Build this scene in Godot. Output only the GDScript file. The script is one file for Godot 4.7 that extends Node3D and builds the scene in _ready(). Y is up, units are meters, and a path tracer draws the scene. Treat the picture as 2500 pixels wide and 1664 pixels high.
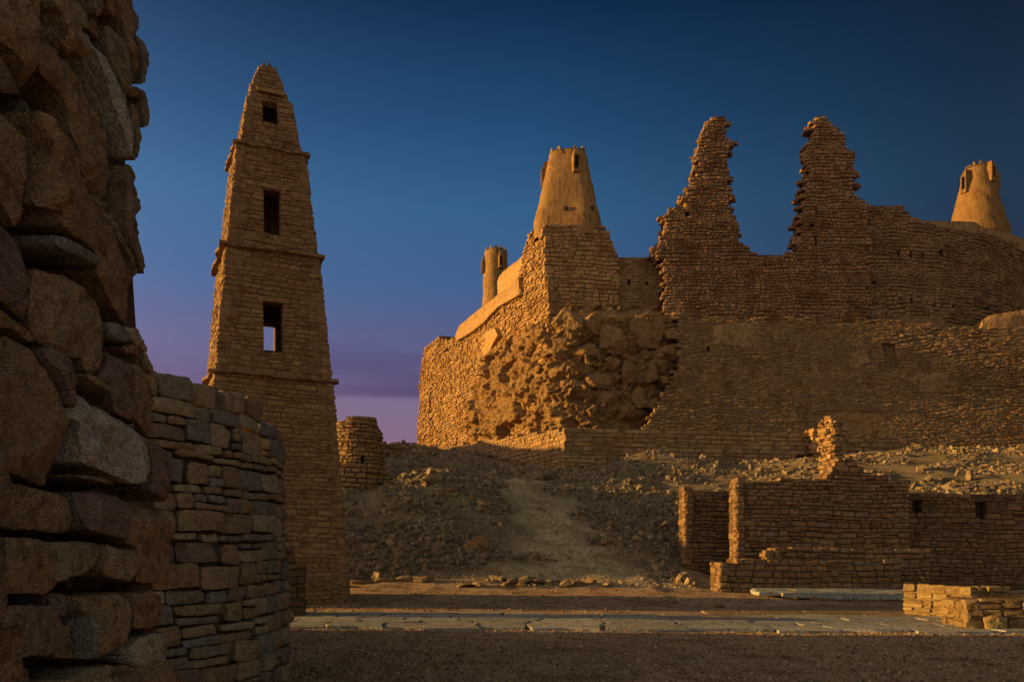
extends Node3D
# Stone ruins below a mud-and-stone hill fort at dusk. Units are metres, y up, the camera looks along -z.

const FOCAL := 2000.0      # photograph pixels per unit of slope
const CX := 1250.0
const HY := 1330.0         # row of the horizon in the photograph
const EYE := 1.5

var M := {}
var tone_mats := {}
var used := {}
var rock_noise := FastNoiseLite.new()
var fine_noise := FastNoiseLite.new()
var hill_noise := FastNoiseLite.new()
var cell_noise := FastNoiseLite.new()
var plate_noise := FastNoiseLite.new()
var far_shapes: Array = []
var mid_shapes: Array = []


# ------------------------------------------------------------------ plans of walls
class Plan:
	var p := PackedVector2Array()
	var cum := PackedFloat32Array()
	var nrm := PackedVector2Array()
	var b := 0.0
	var y0 := 0.0

	func _init(points: Array, batter := 0.0, base := 0.0) -> void:
		b = batter
		y0 = base
		for q in points:
			p.append(q)
		cum.append(0.0)
		for i in p.size() - 1:
			cum.append(cum[i] + p[i].distance_to(p[i + 1]))
		for i in p.size():
			var t := Vector2.ZERO
			if i > 0:
				t += (p[i] - p[i - 1]).normalized()
			if i < p.size() - 1:
				t += (p[i + 1] - p[i]).normalized()
			t = t.normalized()
			nrm.append(Vector2(-t.y, t.x))

	func length() -> float:
		return cum[cum.size() - 1]

	func at(u: float, y: float, w: float) -> Vector3:
		var k := 0
		var last := p.size() - 2
		while k < last and u > cum[k + 1]:
			k += 1
		var f := (u - cum[k]) / (cum[k + 1] - cum[k])
		var q := p[k].lerp(p[k + 1], f)
		var n := nrm[k].lerp(nrm[k + 1], clampf(f, 0.0, 1.0)).normalized()
		q -= n * (w + b * (y - y0))
		return Vector3(q.x, y, q.y)

	# where the sight line through a pixel of the photograph meets the wall, as (along, height)
	func hit(px: float, py: float) -> Vector2:
		var dx := (px - 1250.0) / 2000.0
		var dy := (1330.0 - py) / 2000.0
		var best := Vector2.ZERO
		var least := 1e9
		for k in p.size() - 1:
			var t := (p[k + 1] - p[k]).normalized()
			var n := Vector2(-t.y, t.x)
			var s := (p[k].dot(n) - b * (1.5 - y0)) / (dx * n.x - n.y + b * dy)
			var u := (Vector2(dx * s, -s) - p[k]).dot(t) + cum[k]
			var out := maxf(0.0, maxf(cum[k] - u, u - cum[k + 1])) + s * 1e-4
			if out < least and s > 0.0:
				least = out
				best = Vector2(u, 1.5 + dy * s)
		return best

	func trace(pixels: Array) -> PackedVector2Array:
		var o := PackedVector2Array()
		for q in pixels:
			o.append(hit(q[0], q[1]))
		return o

	func hole(x0: float, x1: float, ya: float, yb: float, deep := 0.6) -> Array:
		var a := hit(x0, yb)
		var c := hit(x1, ya)
		return [minf(a.x, c.x), maxf(a.x, c.x), minf(a.y, c.y), maxf(a.y, c.y), deep]


func ray(px: float, py: float, d: float) -> Vector3:
	return Vector3((px - CX) / FOCAL * d, EYE + (HY - py) / FOCAL * d, -d)


func xz(px: float, d: float) -> Vector2:
	return Vector2((px - CX) / FOCAL * d, -d)


# ------------------------------------------------------------------ nodes
func numbered(called: String) -> String:
	if not used.has(called):
		used[called] = 0
		return called
	used[called] += 1
	return "%s_%03d" % [called, used[called]]


func thing(called: String, label: String, category: String, at := Vector3.ZERO, group := "") -> Node3D:
	var o := Node3D.new()
	o.name = numbered(called)
	add_child(o)
	o.position = at
	o.set_meta("kind", "thing")
	o.set_meta("label", label)
	o.set_meta("category", category)
	if group:
		o.set_meta("group", group)
	return o


func tag(o: Node3D, label: String, category: String, group := "") -> void:
	o.set_meta("label", label)
	o.set_meta("category", category)
	if group:
		o.set_meta("group", group)


func part(called: String, mesh: Mesh, mat: Material, parent: Node3D, t := Transform3D()) -> MeshInstance3D:
	var o := MeshInstance3D.new()
	o.name = numbered(called) if parent == self else called
	o.mesh = mesh
	o.material_override = mat
	o.transform = t
	parent.add_child(o, true)
	return o


func structure(called: String, mesh: Mesh, mat: Material) -> MeshInstance3D:
	var o := part(called, mesh, mat, self)
	o.set_meta("kind", "structure")
	return o


# ------------------------------------------------------------------ meshes
func soup(v: PackedVector3Array, c := PackedColorArray()) -> ArrayMesh:
	var a := []
	a.resize(Mesh.ARRAY_MAX)
	a[Mesh.ARRAY_VERTEX] = v
	if c.size():
		a[Mesh.ARRAY_COLOR] = c
	var m := ArrayMesh.new()
	m.add_surface_from_arrays(Mesh.PRIMITIVE_TRIANGLES, a)
	return m


func smooth_mesh(v: PackedVector3Array, idx: PackedInt32Array, c := PackedColorArray()) -> ArrayMesh:
	# idx runs clockwise as seen from outside
	var n := PackedVector3Array()
	n.resize(v.size())
	for i in range(0, idx.size(), 3):
		var f := (v[idx[i + 2]] - v[idx[i]]).cross(v[idx[i + 1]] - v[idx[i]])
		n[idx[i]] += f
		n[idx[i + 1]] += f
		n[idx[i + 2]] += f
	for i in n.size():
		n[i] = n[i].normalized()
	var a := []
	a.resize(Mesh.ARRAY_MAX)
	a[Mesh.ARRAY_VERTEX] = v
	a[Mesh.ARRAY_NORMAL] = n
	a[Mesh.ARRAY_INDEX] = idx
	if c.size():
		a[Mesh.ARRAY_COLOR] = c
	var m := ArrayMesh.new()
	m.add_surface_from_arrays(Mesh.PRIMITIVE_TRIANGLES, a)
	return m


func quad(v: PackedVector3Array, a: Vector3, b: Vector3, c: Vector3, d: Vector3) -> void:
	# corners counter-clockwise as seen from outside
	v.append_array(PackedVector3Array([a, c, b, a, d, c]))


func hexa(v: PackedVector3Array, q: Array) -> void:
	# 0-3 the front counter-clockwise from bottom left, 4-7 the same corners at the back
	quad(v, q[0], q[1], q[2], q[3])
	quad(v, q[5], q[4], q[7], q[6])
	quad(v, q[3], q[2], q[6], q[7])
	quad(v, q[4], q[5], q[1], q[0])
	quad(v, q[4], q[0], q[3], q[7])
	quad(v, q[1], q[5], q[6], q[2])


func box(v: PackedVector3Array, lo: Vector3, hi: Vector3) -> void:
	hexa(v, [Vector3(lo.x, lo.y, hi.z), Vector3(hi.x, lo.y, hi.z), Vector3(hi.x, hi.y, hi.z), Vector3(lo.x, hi.y, hi.z),
		Vector3(lo.x, lo.y, lo.z), Vector3(hi.x, lo.y, lo.z), Vector3(hi.x, hi.y, lo.z), Vector3(lo.x, hi.y, lo.z)])


func stone_shape(r: RandomNumberGenerator, sides: int) -> PackedVector3Array:
	# a dressed block in the unit cube, its face towards +z
	var ring: Array[Vector2] = []
	if sides == 4:
		for c in [Vector2(-0.5, -0.5), Vector2(0.5, -0.5), Vector2(0.5, 0.5), Vector2(-0.5, 0.5)]:
			ring.append(c + Vector2(r.randf_range(-0.05, 0.05), r.randf_range(-0.08, 0.08)))
	else:
		for c in [Vector2(-1, -1), Vector2(1, -1), Vector2(1, 1), Vector2(-1, 1)]:
			var cx := r.randf_range(0.03, 0.13)
			var cy := r.randf_range(0.06, 0.26)
			var a := Vector2(c.x * 0.5, c.y * (0.5 - cy))
			var b := Vector2(c.x * (0.5 - cx), c.y * 0.5)
			if c.x * c.y < 0:
				ring.append(b + Vector2(0, r.randf_range(-0.04, 0.04)))
				ring.append(a + Vector2(r.randf_range(-0.02, 0.02), 0))
			else:
				ring.append(a + Vector2(r.randf_range(-0.02, 0.02), 0))
				ring.append(b + Vector2(0, r.randf_range(-0.04, 0.04)))
	var v := PackedVector3Array()
	var n := ring.size()
	var bev: Array[Vector3] = []
	var front: Array[Vector3] = []
	for q in ring:
		bev.append(Vector3(q.x, q.y, 0.5 - r.randf_range(0.14, 0.3)))
		front.append(Vector3(q.x * r.randf_range(0.84, 0.94), q.y * r.randf_range(0.72, 0.88), 0.5 + r.randf_range(-0.1, 0.06)))
	var mid := Vector3(r.randf_range(-0.15, 0.15), r.randf_range(-0.1, 0.1), 0.5 + r.randf_range(-0.02, 0.1))
	for i in n:
		var j := (i + 1) % n
		quad(v, Vector3(ring[i].x, ring[i].y, -0.5), Vector3(ring[j].x, ring[j].y, -0.5), bev[j], bev[i])
		quad(v, bev[i], bev[j], front[j], front[i])
		v.append_array(PackedVector3Array([mid, front[j], front[i]]))
	return v


func lump(radii: Vector3, sd: int, amp: float, rings := 12, around := 18) -> ArrayMesh:
	# a broken stone: a body cut by random planes, a little rough
	var r := RandomNumberGenerator.new()
	r.seed = sd * 101 + 7
	var cuts := []
	for k in 13:
		var z := r.randf_range(-1.0, 1.0)
		var a := r.randf() * TAU
		var q := sqrt(1.0 - z * z)
		cuts.append([Vector3(q * cos(a), z, q * sin(a)), r.randf_range(0.62, 0.98)])
	for f in [Vector3.UP, Vector3.DOWN, Vector3.LEFT, Vector3.RIGHT, Vector3.FORWARD, Vector3.BACK]:
		cuts.append([f, r.randf_range(0.85, 1.0)])
	var off := Vector3(sd * 13.7, sd * 5.1, sd * 9.3)
	var v := PackedVector3Array()
	for i in rings + 1:
		var a := PI * i / rings
		for j in around:
			var t := TAU * (j + 0.5 * (i % 2)) / around
			var d := Vector3(sin(a) * cos(t), cos(a), sin(a) * sin(t))
			var reach := 1.3
			for c in cuts:
				var f: float = d.dot(c[0])
				if f > 0.05:
					reach = minf(reach, c[1] / f)
			reach *= 1.0 + 0.22 * amp * rock_noise.get_noise_3dv(d * 60.0 + off) + 0.10 * amp * rock_noise.get_noise_3dv(d * 190.0 + off)
			v.append(d * radii * reach)
	var o := PackedVector3Array()
	for i in rings:
		for j in around:
			var a0 := i * around + j
			var a1 := i * around + (j + 1) % around
			o.append_array(PackedVector3Array([v[a0], v[a1], v[a1 + around], v[a0], v[a1 + around], v[a0 + around]]))
	return soup(o)


# a stone with the outline given in wall coordinates, bulging out of the wall
func poly_stone(outline: PackedVector2Array, plan: Plan, spacing: float, bulge: float, depth: float, amp: float, round_r: float, sd: float) -> ArrayMesh:
	var rim := PackedVector2Array()
	var n := outline.size()
	for i in n:
		var a := outline[i]
		var b := outline[(i + 1) % n]
		var cuts := maxi(1, int(a.distance_to(b) / spacing))
		for k in cuts:
			var q := a.lerp(b, float(k) / cuts)
			var j := Vector2(fine_noise.get_noise_3d(q.x * 900, q.y * 900, sd), fine_noise.get_noise_3d(q.x * 900, q.y * 900, sd + 50))
			rim.append(q + j * spacing * (0.45 if k > 0 else 0.2))
	var pts := rim.duplicate()
	var lo := rim[0]
	var hi := rim[0]
	for q in rim:
		lo = lo.min(q)
		hi = hi.max(q)
	var nx := int((hi.x - lo.x) / spacing) + 1
	var ny := int((hi.y - lo.y) / spacing) + 1
	var dist := PackedFloat32Array()
	for q in rim:
		dist.append(0.0)
	for i in nx + 1:
		for j in ny + 1:
			var q := lo + Vector2((i + 0.5 * (j % 2)) * spacing, j * spacing)
			if not Geometry2D.is_point_in_polygon(q, rim):
				continue
			var d := 1e9
			for k in n:
				d = minf(d, q.distance_to(Geometry2D.get_closest_point_to_segment(q, outline[k], outline[(k + 1) % n])))
			if d < spacing * 0.45:
				continue
			pts.append(q + Vector2(fine_noise.get_noise_2d(q.x * 2000, q.y * 2000), fine_noise.get_noise_2d(q.y * 2000, q.x * 2000)) * spacing * 0.3)
			dist.append(d)
	var tri := Geometry2D.triangulate_delaunay(pts)
	var v := PackedVector3Array()
	var tilt := Vector2(fine_noise.get_noise_2d(sd * 91.0, 3.0), fine_noise.get_noise_2d(sd * 57.0, 77.0)) * 0.22
	var mid := (lo + hi) * 0.5
	var cuts_r := RandomNumberGenerator.new()
	cuts_r.seed = sd * 7 + 3
	var planes := []
	var half := (hi - lo) * 0.5
	for k in 4:
		var a := cuts_r.randf() * TAU
		var d := Vector2(cos(a), sin(a))
		planes.append([d, cuts_r.randf_range(0.25, 1.0), absf(d.x) * half.x * cuts_r.randf_range(0.35, 0.95) + absf(d.y) * half.y * cuts_r.randf_range(0.35, 0.95)])
	for i in pts.size():
		var q := pts[i]
		var e := clampf(dist[i] / round_r, 0.0, 1.0)
		var top := bulge + (q - mid).dot(tilt)
		for pl in planes:
			top = minf(top, bulge + pl[1] * (pl[2] - (q - mid).dot(pl[0])))
		e = sqrt(e) if e > 0.0 else 0.0
		var up := maxf(top, -0.07) - minf(0.012, round_r * 1.6) * (1.0 - e)
		var s := Vector3(q.x, q.y, sd * 3.1)
		up += amp * rock_noise.get_noise_3dv(s * 260.0) * (0.3 + 0.7 * e) + amp * 1.1 * plate_noise.get_noise_2d(q.x * 130.0 + sd * 71.0 + 20.0 * rock_noise.get_noise_2d(q.x * 300.0, q.y * 300.0), q.y * 240.0) * e + amp * 0.55 * rock_noise.get_noise_3dv(s * 800.0)
		v.append(plan.at(q.x, q.y, -up))
	var idx := PackedInt32Array()
	for i in range(0, tri.size(), 3):
		var a := pts[tri[i]]
		var b := pts[tri[i + 1]]
		var c := pts[tri[i + 2]]
		if not Geometry2D.is_point_in_polygon((a + b + c) / 3.0, rim):
			continue
		if (b - a).cross(c - a) > 0:
			idx.append_array(PackedInt32Array([tri[i], tri[i + 2], tri[i + 1]]))
		else:
			idx.append_array(PackedInt32Array([tri[i], tri[i + 1], tri[i + 2]]))
	# the sides, back into the wall
	var area := 0.0
	for i in rim.size():
		area += rim[i].cross(rim[(i + 1) % rim.size()])
	var m := rim.size()
	var e0 := v.size()
	for i in m:
		v.append(v[i])
	var s0 := v.size()
	for ring in 2:
		for q in rim:
			var c := q if ring == 0 else q.lerp(mid, 0.06)
			v.append(plan.at(c.x, c.y, depth * 0.25 if ring == 0 else depth))
	for i in m:
		var j := (i + 1) % m
		for pair in [[e0, s0], [s0, s0 + m]]:
			var f0: int = pair[0] + i
			var f1: int = pair[0] + j
			var b0: int = pair[1] + i
			var b1: int = pair[1] + j
			if area > 0:
				idx.append_array(PackedInt32Array([b0, f0, f1, b0, f1, b1]))
			else:
				idx.append_array(PackedInt32Array([b0, f1, f0, b0, b1, f1]))
	return smooth_mesh(v, idx)


# ------------------------------------------------------------------ masonry
func scan(poly: PackedVector2Array, y: float) -> Array:
	var xs := []
	var n := poly.size()
	for i in n:
		var a := poly[i]
		var b := poly[(i + 1) % n]
		if (a.y > y) != (b.y > y):
			xs.append(a.x + (y - a.y) / (b.y - a.y) * (b.x - a.x))
	xs.sort()
	var o := []
	for i in range(0, xs.size() - 1, 2):
		o.append([xs[i], xs[i + 1], true, true])
	return o


func masonry() -> Dictionary:
	return {"stones": [], "core": PackedVector3Array()}


func add_stone(out: Dictionary, plan: Plan, u0: float, u1: float, y0: float, y1: float, depth: float, proud: float, r: RandomNumberGenerator, o: Dictionary) -> void:
	var um := (u0 + u1) / 2
	var ym := (y0 + y1) / 2
	var ex := plan.at(u1, ym, 0) - plan.at(u0, ym, 0)
	var ey := plan.at(um, y1, 0) - plan.at(um, y0, 0)
	var n := ex.cross(ey).normalized()
	var right := ex.normalized().rotated(n, r.randfn(0.0, o.get("tilt", 0.02)))
	var up := n.cross(right)
	var gap: float = o.get("gap", 0.012)
	var lean := Basis(right, up, n) * Basis(Vector3(1, 0, 0), r.randfn(0.0, o.get("face_tilt", 0.05))) * Basis(Vector3(0, 1, 0), r.randfn(0.0, o.get("face_tilt", 0.05)))
	var basis := lean * Basis.from_scale(Vector3(maxf(ex.length() - gap, 0.02), maxf(ey.length() - gap, 0.015), depth))
	var c := plan.at(um, ym, depth / 2 - proud)
	var away := c.distance_to(Vector3(0, EYE, 0))
	var facing := maxf(0.05, n.dot((Vector3(0, EYE, 0) - c) / away))
	out.stones.append([Transform3D(basis, c), r.randi() % 1000, r.randi() % 100, ex.length() * ey.length() * facing / (away * away)])


func add_end_stone(out: Dictionary, plan: Plan, u: float, y0: float, y1: float, w0: float, w1: float, side: int, r: RandomNumberGenerator, o: Dictionary) -> void:
	var ym := (y0 + y1) / 2
	var c := plan.at(u, ym, (w0 + w1) / 2)
	var t := (plan.at(u + 0.1, ym, 0) - plan.at(u - 0.1, ym, 0)).normalized()
	var n := (plan.at(u, ym, 0) - plan.at(u, ym, 1)).normalized()
	var ez := t * side
	var ex := n * -side
	var basis := Basis(ex, Vector3.UP, ez) * Basis(Vector3(0, 1, 0), r.randfn(0, 0.12)) * Basis(Vector3(0, 0, 1), r.randfn(0, 0.05))
	var deep: float = o.get("end_depth", 0.4)
	basis = basis * Basis.from_scale(Vector3(w1 - w0 - 0.01, y1 - y0 - 0.01, deep))
	c -= ez * (deep / 2 - (r.randf_range(-1.2, 0.7) if r.randf() < 0.88 else r.randf_range(0.8, 1.8)) * o.get("end_jag", 0.1))
	var away := c.distance_to(Vector3(0, EYE, 0))
	var facing := maxf(0.05, ez.dot((Vector3(0, EYE, 0) - c) / away))
	out.stones.append([Transform3D(basis, c), r.randi() % 1000, r.randi() % 100, (w1 - w0) * (y1 - y0) * facing / (away * away)])


func core_piece(out: Dictionary, plan: Plan, u0: float, u1: float, y0: float, y1: float, w0: float, w1: float) -> void:
	if u1 - u0 < 0.02 or w1 - w0 < 0.01:
		return
	var cuts := 1
	if plan.p.size() > 2:
		cuts = maxi(1, int(ceil((u1 - u0) / (plan.length() / (plan.p.size() - 1)))))
	for k in cuts:
		var a := lerpf(u0, u1, float(k) / cuts)
		var b := lerpf(u0, u1, float(k + 1) / cuts)
		hexa(out.core, [plan.at(a, y0, w0), plan.at(b, y0, w0), plan.at(b, y1, w0), plan.at(a, y1, w0),
			plan.at(a, y0, w1), plan.at(b, y0, w1), plan.at(b, y1, w1), plan.at(a, y1, w1)])


func wall(out: Dictionary, plan: Plan, outline: PackedVector2Array, o: Dictionary) -> void:
	var r := RandomNumberGenerator.new()
	r.seed = o.seed
	var lo := 1e9
	var hi := -1e9
	for q in outline:
		lo = minf(lo, q.y)
		hi = maxf(hi, q.y)
	var hc: Array = o.h
	var wc: Array = o.w
	var depth: float = o.get("depth", 0.25)
	var thick: float = o.get("thick", 0.6)
	var recess: float = o.get("recess", 0.06)
	var jag: float = o.get("jag", 0.1)
	var wave: float = o.get("wave", 0.0)
	var proud: float = o.get("proud", 0.02)
	var holes: Array = o.get("holes", [])
	var y := lo
	var turn := 0
	while y < hi - hc[0] * 0.4:
		var h := r.randf_range(hc[0], hc[1])
		var ym := y + h * 0.5
		var sp := scan(outline, minf(ym, hi - 0.01))
		for hole in holes:
			if ym < hole[2] or ym > hole[3]:
				continue
			var rest := []
			for s in sp:
				if hole[0] >= s[1] or hole[1] <= s[0]:
					rest.append(s)
					continue
				if hole[0] > s[0]:
					rest.append([s[0], hole[0], s[2], false])
				if hole[1] < s[1]:
					rest.append([hole[1], s[1], false, s[3]])
				if hole[4] > 0:
					core_piece(out, plan, maxf(s[0], hole[0]) - 0.02, minf(s[1], hole[1]) + 0.02, y, y + h, hole[4], thick)
			sp = rest
		for s in sp:
			var a: float = s[0]
			var b: float = s[1]
			var jl := r.randf_range(-jag, jag * 0.6) if s[2] else 0.0
			var jr := r.randf_range(-jag * 0.6, jag) if s[3] else 0.0
			a += jl
			b += jr
			if b - a < 0.05:
				continue
			var ends: bool = o.get("ends", false)
			var th := thick
			if o.has("ragged"):
				th = maxf(0.45, thick * (1.0 - o.ragged * clampf((y - lo) / (hi - lo) * 0.8 + r.randf_range(-0.35, 0.35), 0.0, 1.0)))
			core_piece(out, plan, a + (0.16 if ends and s[2] else 0.02), b - (0.16 if ends and s[3] else 0.02), y, y + h + 0.001, recess, th)
			var u := a
			while u < b - 0.01:
				var w: float = r.randf_range(wc[0], wc[1]) * (0.75 + 0.5 * (h - hc[0]) / maxf(hc[1] - hc[0], 0.01))
				if b - u - w < wc[0] * 0.6:
					w = b - u
				var dy := wave * (rock_noise.get_noise_2d((u + w / 2) * 9.0, y * 14.0) + 1.3 * rock_noise.get_noise_2d((u + w / 2) * 2.2 + 50.0, y * 3.0))
				var pr := r.randfn(0.0, proud)
				if r.randf() < o.get("missing", 0.0):
					pass
				elif h > lerpf(hc[0], hc[1], 0.55) and r.randf() < o.get("split", 0.15):
					var cut := h * r.randf_range(0.38, 0.62)
					add_stone(out, plan, u, u + w, y + dy, y + dy + cut, depth, pr, r, o)
					add_stone(out, plan, u, u + w, y + dy + cut, y + dy + h, depth, r.randfn(0.0, proud), r, o)
				else:
					add_stone(out, plan, u, u + w, y + dy, y + dy + h, depth, pr, r, o)
				u += w
			if ends:
				for side in [-1, 1]:
					if not s[2 if side < 0 else 3]:
						continue
					var w := 0.12
					while w < th - 0.1:
						var ww := r.randf_range(0.25, 0.6)
						add_end_stone(out, plan, a if side < 0 else b, y, y + h, w, minf(w + ww, th), side, r, o)
						w += ww
		y += h
		turn += 1


func tone_mat(base: String, k: int, c: Color) -> Material:
	var key := "%s/%d/%s" % [base, k, c.to_html()]
	if not tone_mats.has(key):
		var m: StandardMaterial3D = M[base].duplicate()
		m.vertex_color_use_as_albedo = false
		m.albedo_color = (c if base == "near_rock" else warm(c)).linear_to_srgb()
		tone_mats[key] = m
	return tone_mats[key]


var shape_meshes := {}

# yellow tint put into the tones to offset the blue of the sky light
func warm(c: Color) -> Color:
	return Color(c.r * 1.03, c.g, c.b * 0.84)


func finish(out: Dictionary, root: Node3D, base: String, tones: Array, core_tone: Color, shapes: Array, called := "stone", most := 300) -> void:
	var st: Array = out.stones
	st.sort_custom(func(a, b): return a[3] > b[3])
	var v := PackedVector3Array()
	var c := PackedColorArray()
	for i in st.size():
		var s: Array = st[i]
		var k: int = s[1] % tones.size()
		var tone: Color = tones[k]
		var shp: int = s[2] % shapes.size()
		if i < most:
			var key := str(shapes[shp].size()) + "/" + str(shp)
			if not shape_meshes.has(key):
				shape_meshes[key] = soup(shapes[shp])
			part(called, shape_meshes[key], tone_mat(base, k, tone), root, s[0])
		else:
			var t: Transform3D = s[0]
			v.append_array(t * (shapes[shp] as PackedVector3Array))
			var cc := PackedColorArray()
			cc.resize(shapes[shp].size())
			cc.fill(warm(tone))
			c.append_array(cc)
	if v.size():
		var rest := part(called + "_courses", soup(v, c), M[base], root)
		rest.set_meta("kind", "stuff")
	if out.core.size():
		part("wall_core", soup(out.core), tone_mat("mortar", 0, core_tone), root)


# ------------------------------------------------------------------ the lie of the land
const ROWS := [0.0, 22.0, 24.0, 26.0, 28.0, 28.5, 30.0, 32.0, 34.0, 36.0, 40.0, 43.0, 50.0, 60.0, 77.0, 120.0, 300.0]
const COLS := [-60.0, -30.0, -22.0, -15.0, -10.0, -6.0, -3.0, 2.0, 5.0, 8.0, 12.6, 14.0, 22.0, 40.0]
const LAND := [  # the leftmost columns form an unseen ridge, raised to shade the hillside
	[0, 0, 1.6, 3.4, 5.0, 5.3, 6.2, 6.8, 7.3, 7.8, 9.6, 10.5, 11.2, 11.6, 11.4, 11.0, 11.0],
	[0, 0, 1.6, 3.4, 5.0, 5.3, 6.2, 6.8, 7.3, 7.8, 9.6, 10.5, 11.2, 11.6, 11.4, 11.0, 11.0],
	[0, 0, 1.6, 3.4, 5.0, 5.2, 6.0, 6.6, 7.0, 7.5, 9.4, 10.3, 11.0, 11.4, 11.2, 11.0, 11.0],
	[0, 0.1, 0.2, 0.6, 1.6, 1.9, 2.8, 3.8, 4.5, 5.0, 6.4, 7.2, 8.2, 9.4, 10.6, 11.4, 12.0],
	[0, 0.1, 0.2, 0.5, 1.5, 1.75, 2.5, 3.3, 3.8, 4.3, 5.6, 6.4, 7.4, 8.8, 10.3, 11.0, 12.0],
	[0, 0.1, 0.2, 0.45, 1.3, 1.55, 2.35, 3.1, 3.7, 4.2, 5.3, 6.2, 7.4, 8.6, 10.2, 11.0, 12.0],
	[0, 0.1, 0.2, 0.45, 1.3, 1.6, 2.5, 3.4, 4.15, 4.4, 4.9, 5.7, 7.2, 8.3, 10.0, 11.0, 12.0],
	[0, 0.05, 0.15, 0.32, 0.95, 1.15, 1.75, 2.55, 3.3, 3.95, 4.7, 5.4, 6.2, 7.0, 8.0, 9.0, 12.0],
	[0, 0, 0.1, 0.25, 0.7, 0.9, 1.6, 2.6, 3.4, 3.95, 5.0, 5.7, 6.2, 7.0, 8.0, 9.0, 12.0],
	[0, 0, 0.05, 0.1, 0.18, 0.3, 1.3, 2.7, 3.5, 4.0, 5.2, 5.9, 6.2, 7.0, 8.0, 9.0, 12.0],
	[0, 0, 0, 0.05, 0.12, 0.3, 1.6, 2.9, 3.6, 4.1, 5.3, 5.8, 6.2, 7.0, 8.0, 9.0, 12.0],
	[0, 0, 0, 0, 0.1, 3.1, 3.35, 3.7, 4.2, 4.6, 5.5, 5.8, 6.2, 7.0, 8.0, 9.0, 12.0],
	[0, 0, 0, 0, 0.1, 3.15, 3.4, 3.9, 4.5, 5.1, 6.2, 6.5, 6.8, 7.0, 8.0, 9.0, 12.0],
	[0, 0, 0, 0, 0.1, 3.15, 3.4, 3.9, 4.5, 5.1, 6.4, 6.8, 7.0, 7.0, 8.0, 9.0, 12.0]]


func spot(a: Array, x: float) -> int:
	var k := 0
	while k < a.size() - 2 and x > a[k + 1]:
		k += 1
	return k


func land_raw(x: float, d: float) -> float:
	x = clampf(x, -60.0, 40.0)
	d = clampf(d, 0.0, 300.0)
	var i := spot(COLS, x)
	var j := spot(ROWS, d)
	var f: float = (x - COLS[i]) / (COLS[i + 1] - COLS[i])
	f = f * f * (3.0 - 2.0 * f)
	var g: float = (d - ROWS[j]) / (ROWS[j + 1] - ROWS[j])
	var a: float = lerpf(LAND[i][j], LAND[i][j + 1], g)
	var b: float = lerpf(LAND[i + 1][j], LAND[i + 1][j + 1], g)
	return lerpf(a, b, f)


func land(x: float, z: float) -> float:
	var d := -z
	var y := land_raw(x, d)
	if d > 30.0:
		y = (y + land_raw(x - 0.8, d - 0.8) + land_raw(x + 0.8, d + 0.8)) / 3.0
	var rough := clampf((d - 23.0) / 6.0, 0.0, 1.0)
	if x > 4.5 and x < 14.5 and d < 28.4:
		rough = 0.0
	y += hill_noise.get_noise_2d(x * 1.0, z * 1.0) * ((0.012 if d < 20.0 else 0.035) + 0.42 * rough)
	y += hill_noise.get_noise_2d(x * 5.0 + 90.0, z * 5.0) * ((0.012 if d < 13.6 else 0.006) + 0.14 * rough)
	if d < 13.8:
		y += 0.05 * hill_noise.get_noise_2d(x * 0.9 + 7.0, z * 2.2) * clampf((13.8 - d) / 1.5, 0.0, 1.0)
	# the heaped mounds on the slope
	y += 0.8 * exp(-pow((x - 7.2) / 1.9, 2) - pow((d - 41.5) / 1.5, 2))
	y += 0.5 * exp(-pow((x + 3.5) / 2.2, 2) - pow((d - 33.0) / 2.0, 2))
	return y


func ground_mesh() -> ArrayMesh:
	var xs := PackedFloat32Array()
	var zs := PackedFloat32Array()
	var d := -30.0
	while d < 700.0:
		zs.append(d)
		d += 0.16 if d > 8.0 and d < 20.0 else (0.2 if d >= 20.0 and d < 47.0 else maxf(0.6, absf(d - 20.0) * 0.09))
	var x := -420.0
	while x < 420.0:
		xs.append(x)
		x += 0.2 if absf(x - 4.0) < 20.0 else maxf(0.4, (absf(x - 4.0) - 18.0) * 0.13)
	var v := PackedVector3Array()
	var c := PackedColorArray()
	var idx := PackedInt32Array()
	for zz in zs:
		for xx in xs:
			v.append(Vector3(xx, land(xx, -zz), -zz))
			c.append(ground_tone(xx, zz))
	var w := xs.size()
	for j in zs.size() - 1:
		for i in w - 1:
			var a := j * w + i
			idx.append_array(PackedInt32Array([a, a + w, a + w + 1, a, a + w + 1, a + 1]))
	return smooth_mesh(v, idx, c)


# how much of the trodden path lies here, 0 to 1
func path_share(x: float, d: float) -> float:
	if d < 24.5:
		return 0.0
	var mid := 2.2 + 0.7 * sin(d * 0.33) - clampf((d - 33.0) * 0.55, 0.0, 3.0)
	var wide := 1.15 + 1.2 * clampf((30.0 - d) / 5.0, 0.0, 1.0)
	return clampf(1.6 - absf(x - mid) / wide + 0.9 * hill_noise.get_noise_2d(x * 4.0, d * 4.0), 0.0, 1.0) * clampf((41.0 - d) / 4.0, 0.0, 1.0)


func ground_tone(x: float, d: float) -> Color:
	var yard := Color(0.54, 0.395, 0.28)
	var slope := Color(0.27, 0.225, 0.155)
	var trodden := Color(0.68, 0.59, 0.42)
	var c := yard.lerp(slope, clampf((d - 24.5 - 1.2 * hill_noise.get_noise_2d(x * 2.0, d)) / 3.0, 0.0, 1.0))
	if x > 4.8 and d < 28.4:
		c = yard
	c = c.lerp(trodden, path_share(x, d))
	return warm(c) * (1.0 + 0.25 * hill_noise.get_noise_2d(x * 3.0 + 40.0, d * 3.0))


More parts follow.
